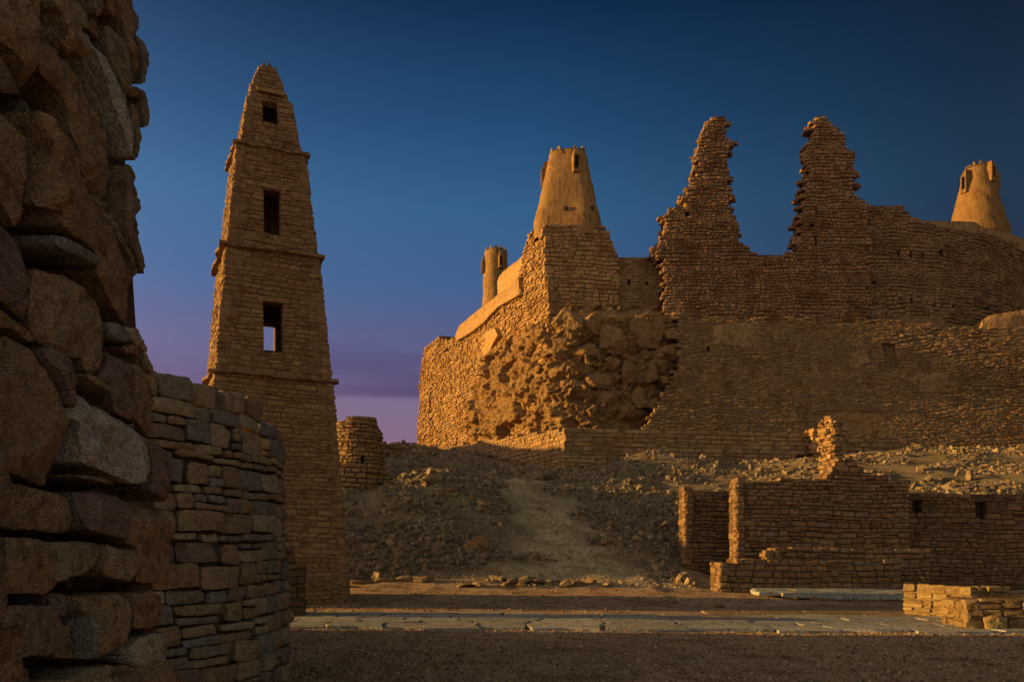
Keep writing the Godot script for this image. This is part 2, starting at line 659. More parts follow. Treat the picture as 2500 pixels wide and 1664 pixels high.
# ------------------------------------------------------------------ materials
func noise_tex(sd: int, freq: float, octaves: int, size: int, from: Color, to: Color, kind := FastNoiseLite.TYPE_SIMPLEX_SMOOTH, stretch := false) -> NoiseTexture2D:
	var n := FastNoiseLite.new()
	n.seed = sd
	n.noise_type = kind
	n.frequency = freq
	n.fractal_octaves = octaves
	n.fractal_gain = 0.6
	var t := NoiseTexture2D.new()
	t.width = size
	t.height = size
	t.seamless = true
	t.noise = n
	var g := Gradient.new()
	g.set_color(0, from)
	g.set_color(1, to)
	t.color_ramp = g
	return t


func surface(called: String, albedo: Texture2D, bump: Texture2D, scale: Vector3, deep: float, rough := 0.9, vertex := true) -> StandardMaterial3D:
	var m := StandardMaterial3D.new()
	m.resource_name = called
	m.albedo_texture = albedo
	m.roughness = rough
	m.metallic_specular = 0.3
	m.uv1_triplanar = true
	m.uv1_world_triplanar = true
	m.uv1_scale = scale
	m.heightmap_enabled = bump != null
	if bump:
		m.heightmap_texture = bump
		m.heightmap_scale = deep
	m.vertex_color_use_as_albedo = vertex
	M[called] = m
	return m


func materials() -> void:
	var stain_noise := FastNoiseLite.new()
	stain_noise.seed = 31
	stain_noise.frequency = 0.008
	stain_noise.fractal_octaves = 5
	var stain := NoiseTexture2D.new()
	stain.width = 1024
	stain.height = 1024
	stain.seamless = true
	stain.noise = stain_noise
	var sg := Gradient.new()
	sg.offsets = PackedFloat32Array([0.0, 0.3, 0.45, 0.62, 0.8, 1.0])
	sg.colors = PackedColorArray([Color(0.66, 0.58, 0.52), Color(0.86, 0.80, 0.72), Color(1, 1, 1), Color(1, 0.97, 0.90), Color(0.84, 0.86, 0.86), Color(0.98, 0.90, 0.78)])
	stain.color_ramp = sg
	var blotch := noise_tex(3, 0.012, 6, 1024, Color(0.76, 0.75, 0.74), Color(1, 1, 1))
	var speck := noise_tex(9, 0.03, 6, 1024, Color(0.58, 0.58, 0.59), Color(1, 0.99, 0.97))
	var grain := noise_tex(5, 0.035, 6, 1024, Color.BLACK, Color.WHITE)
	var gravel := noise_tex(7, 0.06, 4, 1024, Color.BLACK, Color.WHITE, FastNoiseLite.TYPE_CELLULAR)
	var pebbly := noise_tex(11, 0.05, 5, 1024, Color(0.7, 0.7, 0.7), Color(1, 1, 1))
	var speckle := noise_tex(15, 0.05, 7, 1024, Color(0.40, 0.39, 0.39), Color(1, 1, 0.98))
	var ridge := FastNoiseLite.new()
	ridge.seed = 19
	ridge.frequency = 0.014
	ridge.fractal_type = FastNoiseLite.FRACTAL_RIDGED
	ridge.fractal_octaves = 7
	ridge.fractal_gain = 0.62
	var rough_grain := NoiseTexture2D.new()
	rough_grain.width = 1024
	rough_grain.height = 1024
	rough_grain.seamless = true
	rough_grain.noise = ridge
	surface("near_rock", speckle, rough_grain, Vector3(1.7, 2.4, 1.3), 1.1, 0.8)
	surface("old_stone", speck, grain, Vector3(0.5, 0.8, 0.5), 2.0)
	surface("fort_stone", blotch, grain, Vector3(0.22, 0.3, 0.22), 4.0)
	surface("mortar", blotch, grain, Vector3(0.6, 0.6, 0.6), 3.0, 0.95, false)
	surface("mud", blotch, grain, Vector3(0.3, 0.3, 0.3), 2.5, 0.95)
	surface("earth", pebbly, grain, Vector3(0.45, 0.45, 0.45), 2.2, 0.95)
	surface("slab", speck, grain, Vector3(0.4, 0.4, 0.4), 1.0, 0.62)
	surface("cliff", speck, grain, Vector3(0.25, 0.4, 0.25), 7.0, 0.95)
	for k in [["near_rock", 1.3], ["old_stone", 0.35], ["fort_stone", 0.06], ["mud", 0.16], ["earth", 0.11], ["cliff", 0.16], ["mortar", 0.3], ["slab", 0.4]]:
		var m: StandardMaterial3D = M[k[0]]
		m.detail_enabled = true
		m.detail_blend_mode = BaseMaterial3D.BLEND_MODE_MUL
		m.detail_albedo = stain
		m.detail_uv_layer = BaseMaterial3D.DETAIL_UV_2
		m.uv2_triplanar = true
		m.uv2_world_triplanar = true
		m.uv2_scale = Vector3.ONE * k[1] if k[0] != "mud" else Vector3(0.55, 0.09, 0.55)
	surface("wood", blotch, grain, Vector3(1, 1, 1), 2.0, 0.8, false)


# ------------------------------------------------------------------ the sky
const SUN_AZ := -88.5
const SUN_UP := 8.5

func lin(r: float, g: float, b: float) -> Color:
	return Color(r / 255.0, g / 255.0, b / 255.0).srgb_to_linear()


func sky_image() -> Image:
	var stops := [-90.0, 0.0, 6.5, 8.6, 10.5, 13.0, 17.5, 22.0, 27.0, 33.5, 50.0, 90.0]
	var cols := [lin(122, 76, 100), lin(122, 76, 100), lin(118, 74, 108), lin(108, 77, 116), lin(101, 86, 125), lin(97, 98, 140), lin(68, 101, 148), lin(54, 101, 144), lin(35, 79, 122), lin(13, 47, 84), lin(6, 30, 60), lin(4, 24, 50)]
	var spread := [0.0, 45.0, 72.0, 90.0, 104.0, 118.0, 128.0, 180.0]
	var bright := [2.0, 1.4, 1.0, 0.88, 0.56, 0.26, 0.18, 0.16]
	var w := 1536
	var h := 768
	var im := Image.create_empty(w, h, false, Image.FORMAT_RGBF)
	var streak := FastNoiseLite.new()
	streak.seed = 21
	streak.frequency = 0.01
	streak.fractal_octaves = 4
	var sun := Vector3(cos(deg_to_rad(SUN_UP)) * sin(deg_to_rad(SUN_AZ)), sin(deg_to_rad(SUN_UP)), -cos(deg_to_rad(SUN_UP)) * cos(deg_to_rad(SUN_AZ)))
	for j in h:
		var e := 90.0 - (j + 0.5) / h * 180.0
		var k := spot(stops, e)
		var base: Color = cols[k].lerp(cols[k + 1], clampf((e - stops[k]) / (stops[k + 1] - stops[k]), 0, 1))
		var er := deg_to_rad(e)
		for i in w:
			var az := wrapf((i + 0.5) / w * 360.0, -180.0, 180.0)
			var away := absf(wrapf(az - SUN_AZ, -180.0, 180.0))
			var q := spot(spread, away)
			var f: float = lerpf(bright[q], bright[q + 1], clampf((away - spread[q]) / (spread[q + 1] - spread[q]), 0, 1))
			f = lerpf(f, 1.0, 0.6 * smoothstep(55.0, 90.0, e))
			var c := base * f
			if e > -2.0 and e < 20.0:
				var s := streak.get_noise_2d(az * 4.0, e * 42.0)
				var band := smoothstep(5.0, 8.0, e) * (1.0 - smoothstep(10.5, 16.0, e))
				c = c.lerp(c * Color(0.70, 0.68, 0.82), clampf(s * 2.2 + 0.15, 0.0, 1.0) * band)
			var ar := deg_to_rad(az)
			var dir := Vector3(cos(er) * sin(ar), sin(er), -cos(er) * cos(ar))
			var ang := rad_to_deg(acos(clampf(dir.dot(sun), -1, 1)))
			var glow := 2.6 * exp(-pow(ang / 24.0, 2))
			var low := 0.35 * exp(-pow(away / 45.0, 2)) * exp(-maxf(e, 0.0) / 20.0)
			var back_fill := 0.74 * exp(-pow((180.0 - absf(az)) / 72.0, 2)) * exp(-maxf(e, 0.0) / 45.0)  # glow added behind the camera to fill the shaded walls
			c += Color(1.0, 0.62, 0.30) * glow + Color(1.0, 0.55, 0.33) * low + Color(1.0, 0.90, 0.70) * back_fill
			im.set_pixel(i, j, Color(c.r, c.g, c.b) * 0.571)
	return im


# ------------------------------------------------------------------ the builders
const NEAR_STONES := [
	["a", [-30, -30, 75, -30, 82, 30, 77, 60, 78, 85, 85, 130, 86, 160, 77, 190, 72, 232, 45, 185, 20, 140, 0, 112, -30, 90]],
	["b", [-30, 115, 0, 115, 28, 152, 52, 205, 66, 236, 20, 233, 12, 222, 0, 205, -30, 190]],
	["c", [97, -30, 163, -30, 167, 38, 175, 76, 188, 102, 197, 138, 194, 150, 172, 135, 163, 125, 155, 138, 135, 112, 130, 64, 120, 38, 102, 10]],
	["d", [165, -30, 180, -8, 204, 23, 211, 48, 209, 74, 194, 71, 174, 61, 169, 25]],
	["e", [84, 94, 107, 94, 125, 110, 153, 140, 163, 135, 194, 189, 217, 227, 220, 245, 255, 304, 277, 337, 287, 362, 286, 420, 283, 485, 276, 522, 255, 478, 228, 461, 222, 443, 205, 405, 189, 357, 173, 327, 166, 268, 150, 230, 122, 201, 102, 188, 97, 153]],
	["pale", [212, 56, 219, 69, 237, 112, 250, 153, 268, 204, 286, 250, 303, 301, 311, 357, 316, 390, 311, 395, 301, 365, 283, 319, 265, 268, 247, 222, 230, 173, 214, 128, 208, 107, 207, 79]],
	["f", [219, 50, 230, 28, 240, 48, 250, 87, 261, 113, 245, 96, 228, 78]],
	["g", [247, 58, 260, 58, 275, 79, 289, 95, 293, 122, 299, 153, 303, 194, 305, 230, 302, 254, 288, 230, 274, 190, 262, 160, 252, 120, 248, 85]],
	["h", [262, -30, 312, -30, 313, 28, 316, 77, 319, 115, 327, 158, 322, 209, 316, 199, 309, 143, 298, 122, 293, 89, 283, 46, 272, 12]],
	["i", [315, 18, 324, 28, 331, 51, 329, 77, 318, 69]],
	["j", [319, 76, 334, 84, 346, 112, 344, 158, 339, 207, 329, 212, 325, 200, 331, 163, 322, 117]],
	["b", [309, 213, 324, 209, 331, 217, 331, 240, 311, 237]],
	["i", [333, 214, 342, 214, 350, 247, 355, 283, 352, 309, 337, 319, 333, 280]],
	["c", [303, 257, 316, 259, 319, 306, 318, 357, 316, 385, 311, 332, 301, 288]],
	["h", [322, 242, 331, 245, 334, 319, 338, 340, 337, 375, 327, 398, 320, 384, 323, 332]],
	["g", [194, -30, 227, -30, 225, 23, 217, 46, 206, 23]],
	["f", [230, -30, 258, -30, 268, 20, 274, 46, 262, 40, 250, 10]],
	["a", [-30, 207, 0, 209, 12, 230, 15, 257, 25, 278, 47, 301, 61, 322, 73, 350, 76, 395, 75, 420, 76, 455, 74, 490, 68, 530, 60, 555, 50, 560, 30, 520, 0, 470, -30, 440]],
	["e", [48, 263, 62, 271, 77, 292, 106, 328, 129, 356, 152, 385, 157, 405, 165, 443, 184, 464, 214, 502, 244, 545, 269, 580, 304, 632, 328, 699, 342, 757, 345, 800, 338, 815, 315, 795, 288, 765, 270, 740, 245, 700, 214, 660, 226, 642, 212, 618, 178, 592, 153, 582, 120, 556, 112, 520, 84, 507, 80, 484, 80, 425, 76, 345, 64, 318]],
	["grey", [78, 240, 84, 237, 92, 268, 110, 290, 133, 334, 153, 365, 172, 398, 183, 422, 186, 431, 178, 424, 166, 408, 158, 400, 131, 352, 108, 324, 91, 290, 81, 270]],
	["g", [190, 432, 202, 436, 225, 472, 242, 492, 248, 515, 270, 545, 284, 567, 305, 606, 328, 655, 336, 698, 329, 694, 307, 631, 271, 577, 249, 547, 239, 520, 215, 482]],
	["i", [290, 400, 304, 400, 306, 428, 308, 465, 311, 510, 320, 546, 326, 585, 336, 630, 341, 660, 339, 678, 330, 652, 307, 603, 291, 570, 282, 545, 288, 515, 290, 450]],
	["h", [309, 398, 324, 395, 327, 433, 324, 451, 332, 474, 332, 502, 329, 533, 322, 545, 314, 510, 311, 450]],
	["grey", [101, 567, 122, 574, 153, 588, 194, 611, 221, 631, 223, 645, 214, 655, 189, 645, 153, 627, 128, 622, 110, 609, 102, 594]],
	["plum", [-30, 535, 0, 545, 18, 561, 38, 589, 59, 622, 73, 655, 73, 686, 70, 730, 72, 760, 71, 790, 51, 777, 26, 757, 0, 737, -30, 715]],
	["c", [77, 656, 97, 651, 128, 661, 158, 666, 184, 684, 209, 712, 229, 733, 241, 757, 245, 800, 249, 850, 243, 880, 226, 920, 212, 918, 200, 904, 196, 880, 173, 876, 150, 868, 127, 854, 107, 836, 92, 810, 78, 760, 76, 700]],
	["grey", [250, 779, 270, 787, 290, 801, 305, 820, 303, 832, 283, 841, 261, 832, 254, 820]],
	["pale2", [290, 791, 327, 796, 339, 823, 355, 858, 350, 865, 324, 846, 308, 828, 303, 812]],
	["f", [285, 845, 308, 837, 319, 843, 322, 871, 306, 864, 294, 863]],
	["plum", [252, 851, 275, 863, 296, 875, 310, 898, 313, 933, 315, 978, 310, 1024, 305, 1029, 281, 1016, 265, 1003, 261, 979, 251, 938, 232, 927, 230, 920, 245, 885]],
	["h", [316, 881, 330, 886, 345, 913, 357, 931, 365, 966, 370, 1004, 375, 1058, 360, 1068, 344, 1045, 327, 1025, 315, 1016, 318, 966, 316, 930, 320, 915]],
	["d", [325, 853, 339, 858, 345, 879, 355, 898, 357, 920, 343, 908, 333, 888]],
	["a", [-30, 740, 0, 748, 50, 786, 72, 800, 88, 822, 92, 842, 84, 842, 60, 828, 36, 808, 0, 804, -30, 800]],
	["e", [-30, 808, 0, 811, 36, 813, 60, 833, 83, 846, 93, 886, 109, 912, 127, 945, 141, 990, 157, 1026, 165, 1052, 167, 1075, 177, 1106, 177, 1144, 175, 1188, 163, 1191, 115, 1178, 64, 1165, 0, 1155, -30, 1148]],
	["plum", [98, 840, 127, 858, 142, 875, 152, 903, 157, 928, 162, 963, 162, 992, 153, 1002, 144, 983, 131, 946, 113, 909, 101, 886, 94, 862]],
	["f", [155, 880, 164, 880, 171, 902, 171, 935, 166, 959, 160, 956, 159, 902]],
	["d", [176, 906, 194, 911, 224, 926, 247, 941, 249, 962, 230, 955, 204, 942, 184, 929, 176, 921]],
	["bright", [173, 941, 194, 949, 212, 969, 222, 985, 242, 990, 258, 1005, 278, 1018, 296, 1031, 321, 1051, 334, 1077, 344, 1107, 354, 1139, 356, 1162, 342, 1184, 319, 1186, 281, 1170, 242, 1155, 204, 1140, 186, 1130, 190, 1106, 181, 1068, 185, 1035, 169, 1023, 167, 999, 169, 966]],
	["grey", [307, 1033, 319, 1034, 319, 1045, 307, 1042]],
	["plum", [325, 1052, 345, 1062, 365, 1074, 388, 1096, 399, 1122, 405, 1160, 409, 1216, 404, 1229, 370, 1213, 347, 1199, 357, 1170, 354, 1130, 342, 1090]],
	["a", [-30, 1163, 0, 1166, 64, 1177, 115, 1191, 165, 1203, 187, 1208, 191, 1240, 191, 1298, 187, 1305, 150, 1306, 90, 1298, 40, 1296, 0, 1293, -30, 1291]],
	["plum", [201, 1196, 243, 1196, 284, 1204, 298, 1219, 306, 1271, 303, 1317, 295, 1325, 278, 1316, 248, 1310, 208, 1298, 202, 1259]],
	["b", [185, 1152, 225, 1160, 257, 1174, 268, 1183, 264, 1190, 235, 1184, 195, 1174, 184, 1166]],
	["f", [311, 1223, 335, 1216, 370, 1219, 402, 1237, 410, 1289, 412, 1342, 412, 1424, 385, 1427, 356, 1427, 337, 1423, 336, 1366, 330, 1338, 308, 1331, 310, 1277, 313, 1244]],
	["e", [-30, 1303, 0, 1306, 60, 1309, 94, 1315, 106, 1333, 111, 1378, 110, 1430, 104, 1449, 89, 1458, 45, 1453, 0, 1455, -30, 1453]],
	["d", [114, 1317, 190, 1316, 245, 1321, 255, 1333, 245, 1366, 228, 1388, 207, 1406, 166, 1415, 139, 1435, 119, 1445, 114, 1430, 116, 1378]],
	["c", [259, 1322, 284, 1335, 320, 1341, 331, 1355, 332, 1389, 330, 1427, 320, 1427, 296, 1421, 266, 1414, 253, 1402, 248, 1372]],
	["i", [-30, 1468, 0, 1470, 68, 1471, 123, 1475, 141, 1510, 144, 1528, 130, 1555, 131, 1595, 107, 1604, 45, 1605, 0, 1609, -30, 1610]],
	["plum", [131, 1459, 148, 1440, 171, 1448, 176, 1480, 176, 1507, 160, 1510, 143, 1500]],
	["c", [180, 1450, 207, 1448, 246, 1448, 277, 1439, 294, 1453, 303, 1496, 306, 1540, 303, 1579, 272, 1587, 246, 1601, 220, 1612, 209, 1585, 206, 1540, 196, 1502, 182, 1496]],
	["f", [298, 1441, 331, 1445, 358, 1436, 367, 1442, 395, 1448, 398, 1481, 394, 1530, 367, 1533, 343, 1539, 312, 1536, 308, 1496]],
	["h", [144, 1519, 174, 1519, 180, 1540, 185, 1585, 185, 1612, 166, 1612, 139, 1609, 136, 1564]],
	["grey", [185, 1506, 195, 1510, 202, 1549, 209, 1596, 193, 1615, 188, 1570]],
	["pale2", [332, 1550, 361, 1542, 398, 1537, 407, 1570, 408, 1614, 396, 1652, 373, 1653, 343, 1642, 312, 1617, 314, 1580]],
	["grey", [272, 1598, 296, 1595, 307, 1601, 296, 1611, 273, 1613]],
	["d", [124, 1657, 190, 1628, 246, 1619, 262, 1641, 263, 1700, 120, 1700]],
	["i", [-30, 1628, 0, 1628, 86, 1628, 99, 1651, 101, 1700, -30, 1700]],
	["b", [266, 1628, 285, 1616, 311, 1625, 343, 1652, 372, 1663, 373, 1700, 268, 1700]],
	["a", [382, 1660, 404, 1658, 408, 1700, 380, 1700]]]

const NEAR_TONES := {
	"a": Color(0.564, 0.438, 0.290), "b": Color(0.408, 0.309, 0.213), "c": Color(0.580, 0.463, 0.316), "d": Color(0.549, 0.503, 0.367), "e": Color(0.533, 0.406, 0.273),
	"f": Color(0.517, 0.357, 0.231), "g": Color(0.470, 0.390, 0.307), "h": Color(0.502, 0.382, 0.256), "i": Color(0.439, 0.349, 0.265), "j": Color(0.345, 0.341, 0.265),
	"pale": Color(0.753, 0.800, 0.800), "pale2": Color(0.721, 0.666, 0.529), "bright": Color(0.800, 0.800, 0.786), "grey": Color(0.392, 0.414, 0.427), "plum": Color(0.392, 0.309, 0.290)}


func pairs(a: Array) -> Array:
	var o := []
	for i in range(0, a.size(), 2):
		o.append([a[i], a[i + 1]])
	return o


func near_wall() -> void:
	var root := thing("rubble_wall", "towering dark wall of huge rough boulders closest on the left", "wall")
	var plan := Plan.new([Vector2(-1.30, -0.4), Vector2(-1.255, -3.02)], 0.065, 1.4)
	var k := 0
	for s in NEAR_STONES:
		k += 1
		var o := plan.trace(pairs(s[1]))
		var lo := o[0]
		var hi := o[0]
		var inner := Geometry2D.offset_polygon(o, -0.007 if o.size() > 6 else -0.003)
		if inner.size() == 1:
			o = inner[0]
		for q in o:
			lo = lo.min(q)
			hi = hi.max(q)
		var size := minf(hi.x - lo.x, hi.y - lo.y)
		var step := clampf(size / 12.0, 0.009, 0.015)
		var right := 0.0
		for q in range(0, s[1].size(), 2):
			right = maxf(right, s[1][q])
		var bulge := (0.022 + 0.03 * sin(k * 2.4)) if right < 300 else (0.026 + 0.010 * sin(k * 2.4))
		part("stone", poly_stone(o, plan, step, bulge, 0.3, clampf(size * 0.04, 0.004, 0.010), clampf(size * 0.04, 0.004, 0.008), k), tone_mat("near_rock", 0, NEAR_TONES[s[0]]), root)
	# the same wall goes on beside and above the picture
	var r := RandomNumberGenerator.new()
	r.seed = 4
	var names := ["a", "b", "c", "d", "e", "f", "h"]
	for band in [[0.7, plan.hit(-34, 800).x, 0.0, 3.75], [plan.hit(0, 800).x, 2.58, -0.1, plan.hit(0, 1712).y], [plan.hit(0, 800).x, 2.55, plan.hit(200, -40).y + 0.12, 3.9]]:
		var y: float = band[2]
		while y < band[3] - 0.06:
			var h: float = minf(r.randf_range(0.14, 0.3), band[3] - y)
			var u: float = band[0]
			while u < band[1] - 0.05:
				var w: float = minf(r.randf_range(0.25, 0.55), band[1] - u)
				var j := func(): return r.randf_range(-0.02, 0.02)
				var o := PackedVector2Array([Vector2(u + 0.01, y + 0.02 + j.call()), Vector2(u + w * 0.5, y + 0.01), Vector2(u + w - 0.02, y + 0.02 + j.call()), Vector2(u + w - 0.01, y + h * 0.5), Vector2(u + w - 0.03, y + h - 0.02 + j.call()), Vector2(u + w * 0.5, y + h - 0.01), Vector2(u + 0.03, y + h - 0.02 + j.call())])
				k += 1
				part("stone", poly_stone(o, plan, 0.04, 0.06, 0.22, 0.02, 0.03, k), tone_mat("near_rock", 0, NEAR_TONES[names[r.randi() % 7]]), root)
				u += w
			y += h
	var core := masonry()
	core_piece(core, plan, 0.3, 2.45, -0.3, 3.9, 0.2, 1.4)
	core_piece(core, plan, 2.45, 2.61, -0.3, 3.9, 0.07, 1.4)
	part("wall_core", soup(core.core), tone_mat("mortar", 1, Color(0.14, 0.10, 0.07)), root)
	# small broken stones wedged in the joints
	var v := PackedVector3Array()
	for i in 160:
		var q := Vector2(r.randf_range(1.9, 2.45), r.randf_range(0.75, 3.6))
		var t := Transform3D(Basis.from_euler(Vector3(r.randf_range(-0.5, 0.5), PI / 2 + r.randf_range(-0.4, 0.4), r.randf_range(-0.6, 0.6))) * Basis.from_scale(Vector3(r.randf_range(0.03, 0.09), r.randf_range(0.015, 0.04), 0.08)), plan.at(q.x, q.y, r.randf_range(0.11, 0.19)))
		v.append_array(t * (mid_shapes[i % mid_shapes.size()] as PackedVector3Array))
	var wedge := part("joint_rubble", soup(v), tone_mat("near_rock", 1, Color(0.24, 0.17, 0.11)), root)
	wedge.set_meta("kind", "stuff")


func round_wall() -> void:
	var root := thing("round_bastion", "curved dry stone bastion between the huge boulder wall and the minaret", "wall")
	var mid := Vector2(-4.83, -7.62)
	var pts := []
	for i in 25:
		var a := deg_to_rad(-30.0 + i * 5.6)   # from the side away from the camera round to the back
		pts.append(mid + Vector2(sin(deg_to_rad(-28.0 + i * 7.0)), cos(deg_to_rad(-28.0 + i * 7.0))) * 2.62)
	var plan := Plan.new(pts, 0.035, 1.4)
	var r := RandomNumberGenerator.new()
	r.seed = 12
	var tones := [Color(0.644, 0.521, 0.353), Color(0.580, 0.454, 0.300), Color(0.708, 0.588, 0.406), Color(0.483, 0.437, 0.353), Color(0.435, 0.437, 0.432), Color(0.451, 0.353, 0.318), Color(0.741, 0.655, 0.494), Color(0.564, 0.412, 0.265)]
	var stones := []
	var total := plan.length()
	var y := -0.12
	while y < 2.9:
		var h := r.randf_range(0.11, 0.2)
		if r.randf() < 0.25:
			h = r.randf_range(0.06, 0.09)
		var u := 1.0
		while u < 6.6:
			var w := r.randf_range(0.18, 0.44) * (0.8 + h * 2.2)
			if r.randf() < 0.2:
				w *= 0.55
			var n := rock_noise.get_noise_2d(u * 14.0, y * 20.0) * 0.035
			var top := 2.87 - 0.05 * r.randf() - smoothstep(4.4, 6.0, u) * 0.24
			if y + h * 0.7 < top:
				var cells := [[u, u + w, y, y + h]]
				var roll := r.randf()
				if roll < 0.16 and h > 0.12:
					var c := y + h * r.randf_range(0.4, 0.6)
					cells = [[u, u + w, y, c], [u, u + w, c, y + h]]
				elif roll < 0.26 and h > 0.12:
					var c := y + h * r.randf_range(0.3, 0.7)
					var e := u + w * r.randf_range(0.4, 0.6)
					cells = [[u, u + w, y, c], [u, e, c, y + h], [e, u + w, c, y + h]]
				for c in cells:
					stones.append([c[0], c[1], c[2] + n, c[3] + n, r.randi()])
			u += w
		y += h
	stones.sort_custom(func(a, b): return seen_size(plan, a) > seen_size(plan, b))
	var core := masonry()
	var rest := PackedVector3Array()
	var rest_c := PackedColorArray()
	var k := 200
	for i in stones.size():
		var s: Array = stones[i]
		var tone: Color = tones[s[4] % tones.size()]
		if i < 300:
			k += 1
			r.seed = s[4]
			var w: float = s[1] - s[0]
			var h: float = s[3] - s[2]
			var g := r.randf_range(0.006, 0.014)
			var cx := w * r.randf_range(0.03, 0.10)
			var cy := h * r.randf_range(0.05, 0.2)
			var x0: float = s[0] + g
			var x1: float = s[1] - g
			var y0: float = s[2] + g * 0.8
			var y1: float = s[3] - g * 0.8
			var j := func(a: float): return r.randf_range(-a, a)
			var o := PackedVector2Array([Vector2(x0 + cx, y0 + j.call(0.006)), Vector2((x0 + x1) / 2, y0 + j.call(0.008)), Vector2(x1 - cx * r.randf_range(0.2, 1.4), y0 + j.call(0.006)), Vector2(x1 + j.call(0.01), y0 + cy),
				Vector2(x1 + j.call(0.01), y1 - cy), Vector2(x1 - cx, y1 + j.call(0.006)), Vector2((x0 + x1) / 2, y1 + j.call(0.008)), Vector2(x0 + cx * r.randf_range(0.2, 1.4), y1 + j.call(0.006)), Vector2(x0 + j.call(0.008), y1 - cy), Vector2(x0 + j.call(0.008), y0 + cy)])
			var cc := Vector2((x0 + x1) / 2, (y0 + y1) / 2)
			var spin := r.randfn(0.0, 0.022)
			var skew := r.randfn(0.0, 0.10)
			for q in o.size():
				var d := (o[q] - cc).rotated(spin)
				o[q] = cc + Vector2(d.x * (1.0 + clampf(skew, -0.15, 0.15) * d.y / maxf(h, 0.05)), d.y * (1.0 + clampf(skew, -0.12, 0.12) * d.x / maxf(w, 0.05)))
			part("stone", poly_stone(o, plan, clampf(minf(w, h) / 5.0, 0.014, 0.03), 0.016 + r.randf_range(-0.016, 0.024), 0.2, 0.007, 0.004, k), tone_mat("near_rock", 2, tone), root)
		else:
			add_stone(core, plan, s[0], s[1], s[2], s[3], 0.2, r.randfn(0.02, 0.015), r, {"gap": 0.012})
	for s in core.stones:
		rest.append_array(s[0] * (mid_shapes[s[2] % mid_shapes.size()] as PackedVector3Array))
		var cc := PackedColorArray()
		cc.resize(mid_shapes[s[2] % mid_shapes.size()].size())
		cc.fill(warm(tones[s[1] % tones.size()]))
		rest_c.append_array(cc)
	if rest.size():
		part("stone_courses", soup(rest, rest_c), M.near_rock, root).set_meta("kind", "stuff")
	var yy := -0.2
	while yy < 2.55:
		core_piece(core, plan, 0.3, 4.7, yy, yy + 0.25, 0.085, 1.2)
		if yy < 2.3:
			core_piece(core, plan, 4.7, total, yy, yy + 0.25, 0.085, 1.2)
		yy += 0.25
	part("wall_core", soup(core.core), tone_mat("mortar", 2, Color(0.17, 0.115, 0.075)), root)


func seen_size(plan: Plan, s: Array) -> float:
	var um: float = (s[0] + s[1]) / 2
	var ym: float = (s[2] + s[3]) / 2
	var c := plan.at(um, ym, 0)
	var n := (c - plan.at(um, ym, 1)).normalized()
	var to := Vector3(0, EYE, 0) - c
	var px := CX + FOCAL * c.x / -c.z
	var py := HY - FOCAL * (c.y - EYE) / -c.z
	if py > 1690 or px < 340:
		return 0.0
	return maxf(0.0, n.dot(to.normalized())) * (s[1] - s[0]) * (s[3] - s[2]) / to.length_squared()


const BUFF := [Color(0.437, 0.298, 0.172), Color(0.400, 0.265, 0.149), Color(0.465, 0.326, 0.195), Color(0.372, 0.242, 0.140), Color(0.419, 0.288, 0.177), Color(0.344, 0.237, 0.144)]
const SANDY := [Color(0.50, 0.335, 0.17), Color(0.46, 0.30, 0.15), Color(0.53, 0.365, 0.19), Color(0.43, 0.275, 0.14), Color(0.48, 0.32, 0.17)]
const HOUSE := [Color(0.437, 0.285, 0.162), Color(0.380, 0.247, 0.142), Color(0.475, 0.328, 0.190), Color(0.342, 0.228, 0.138), Color(0.408, 0.285, 0.171), Color(0.380, 0.275, 0.190)]


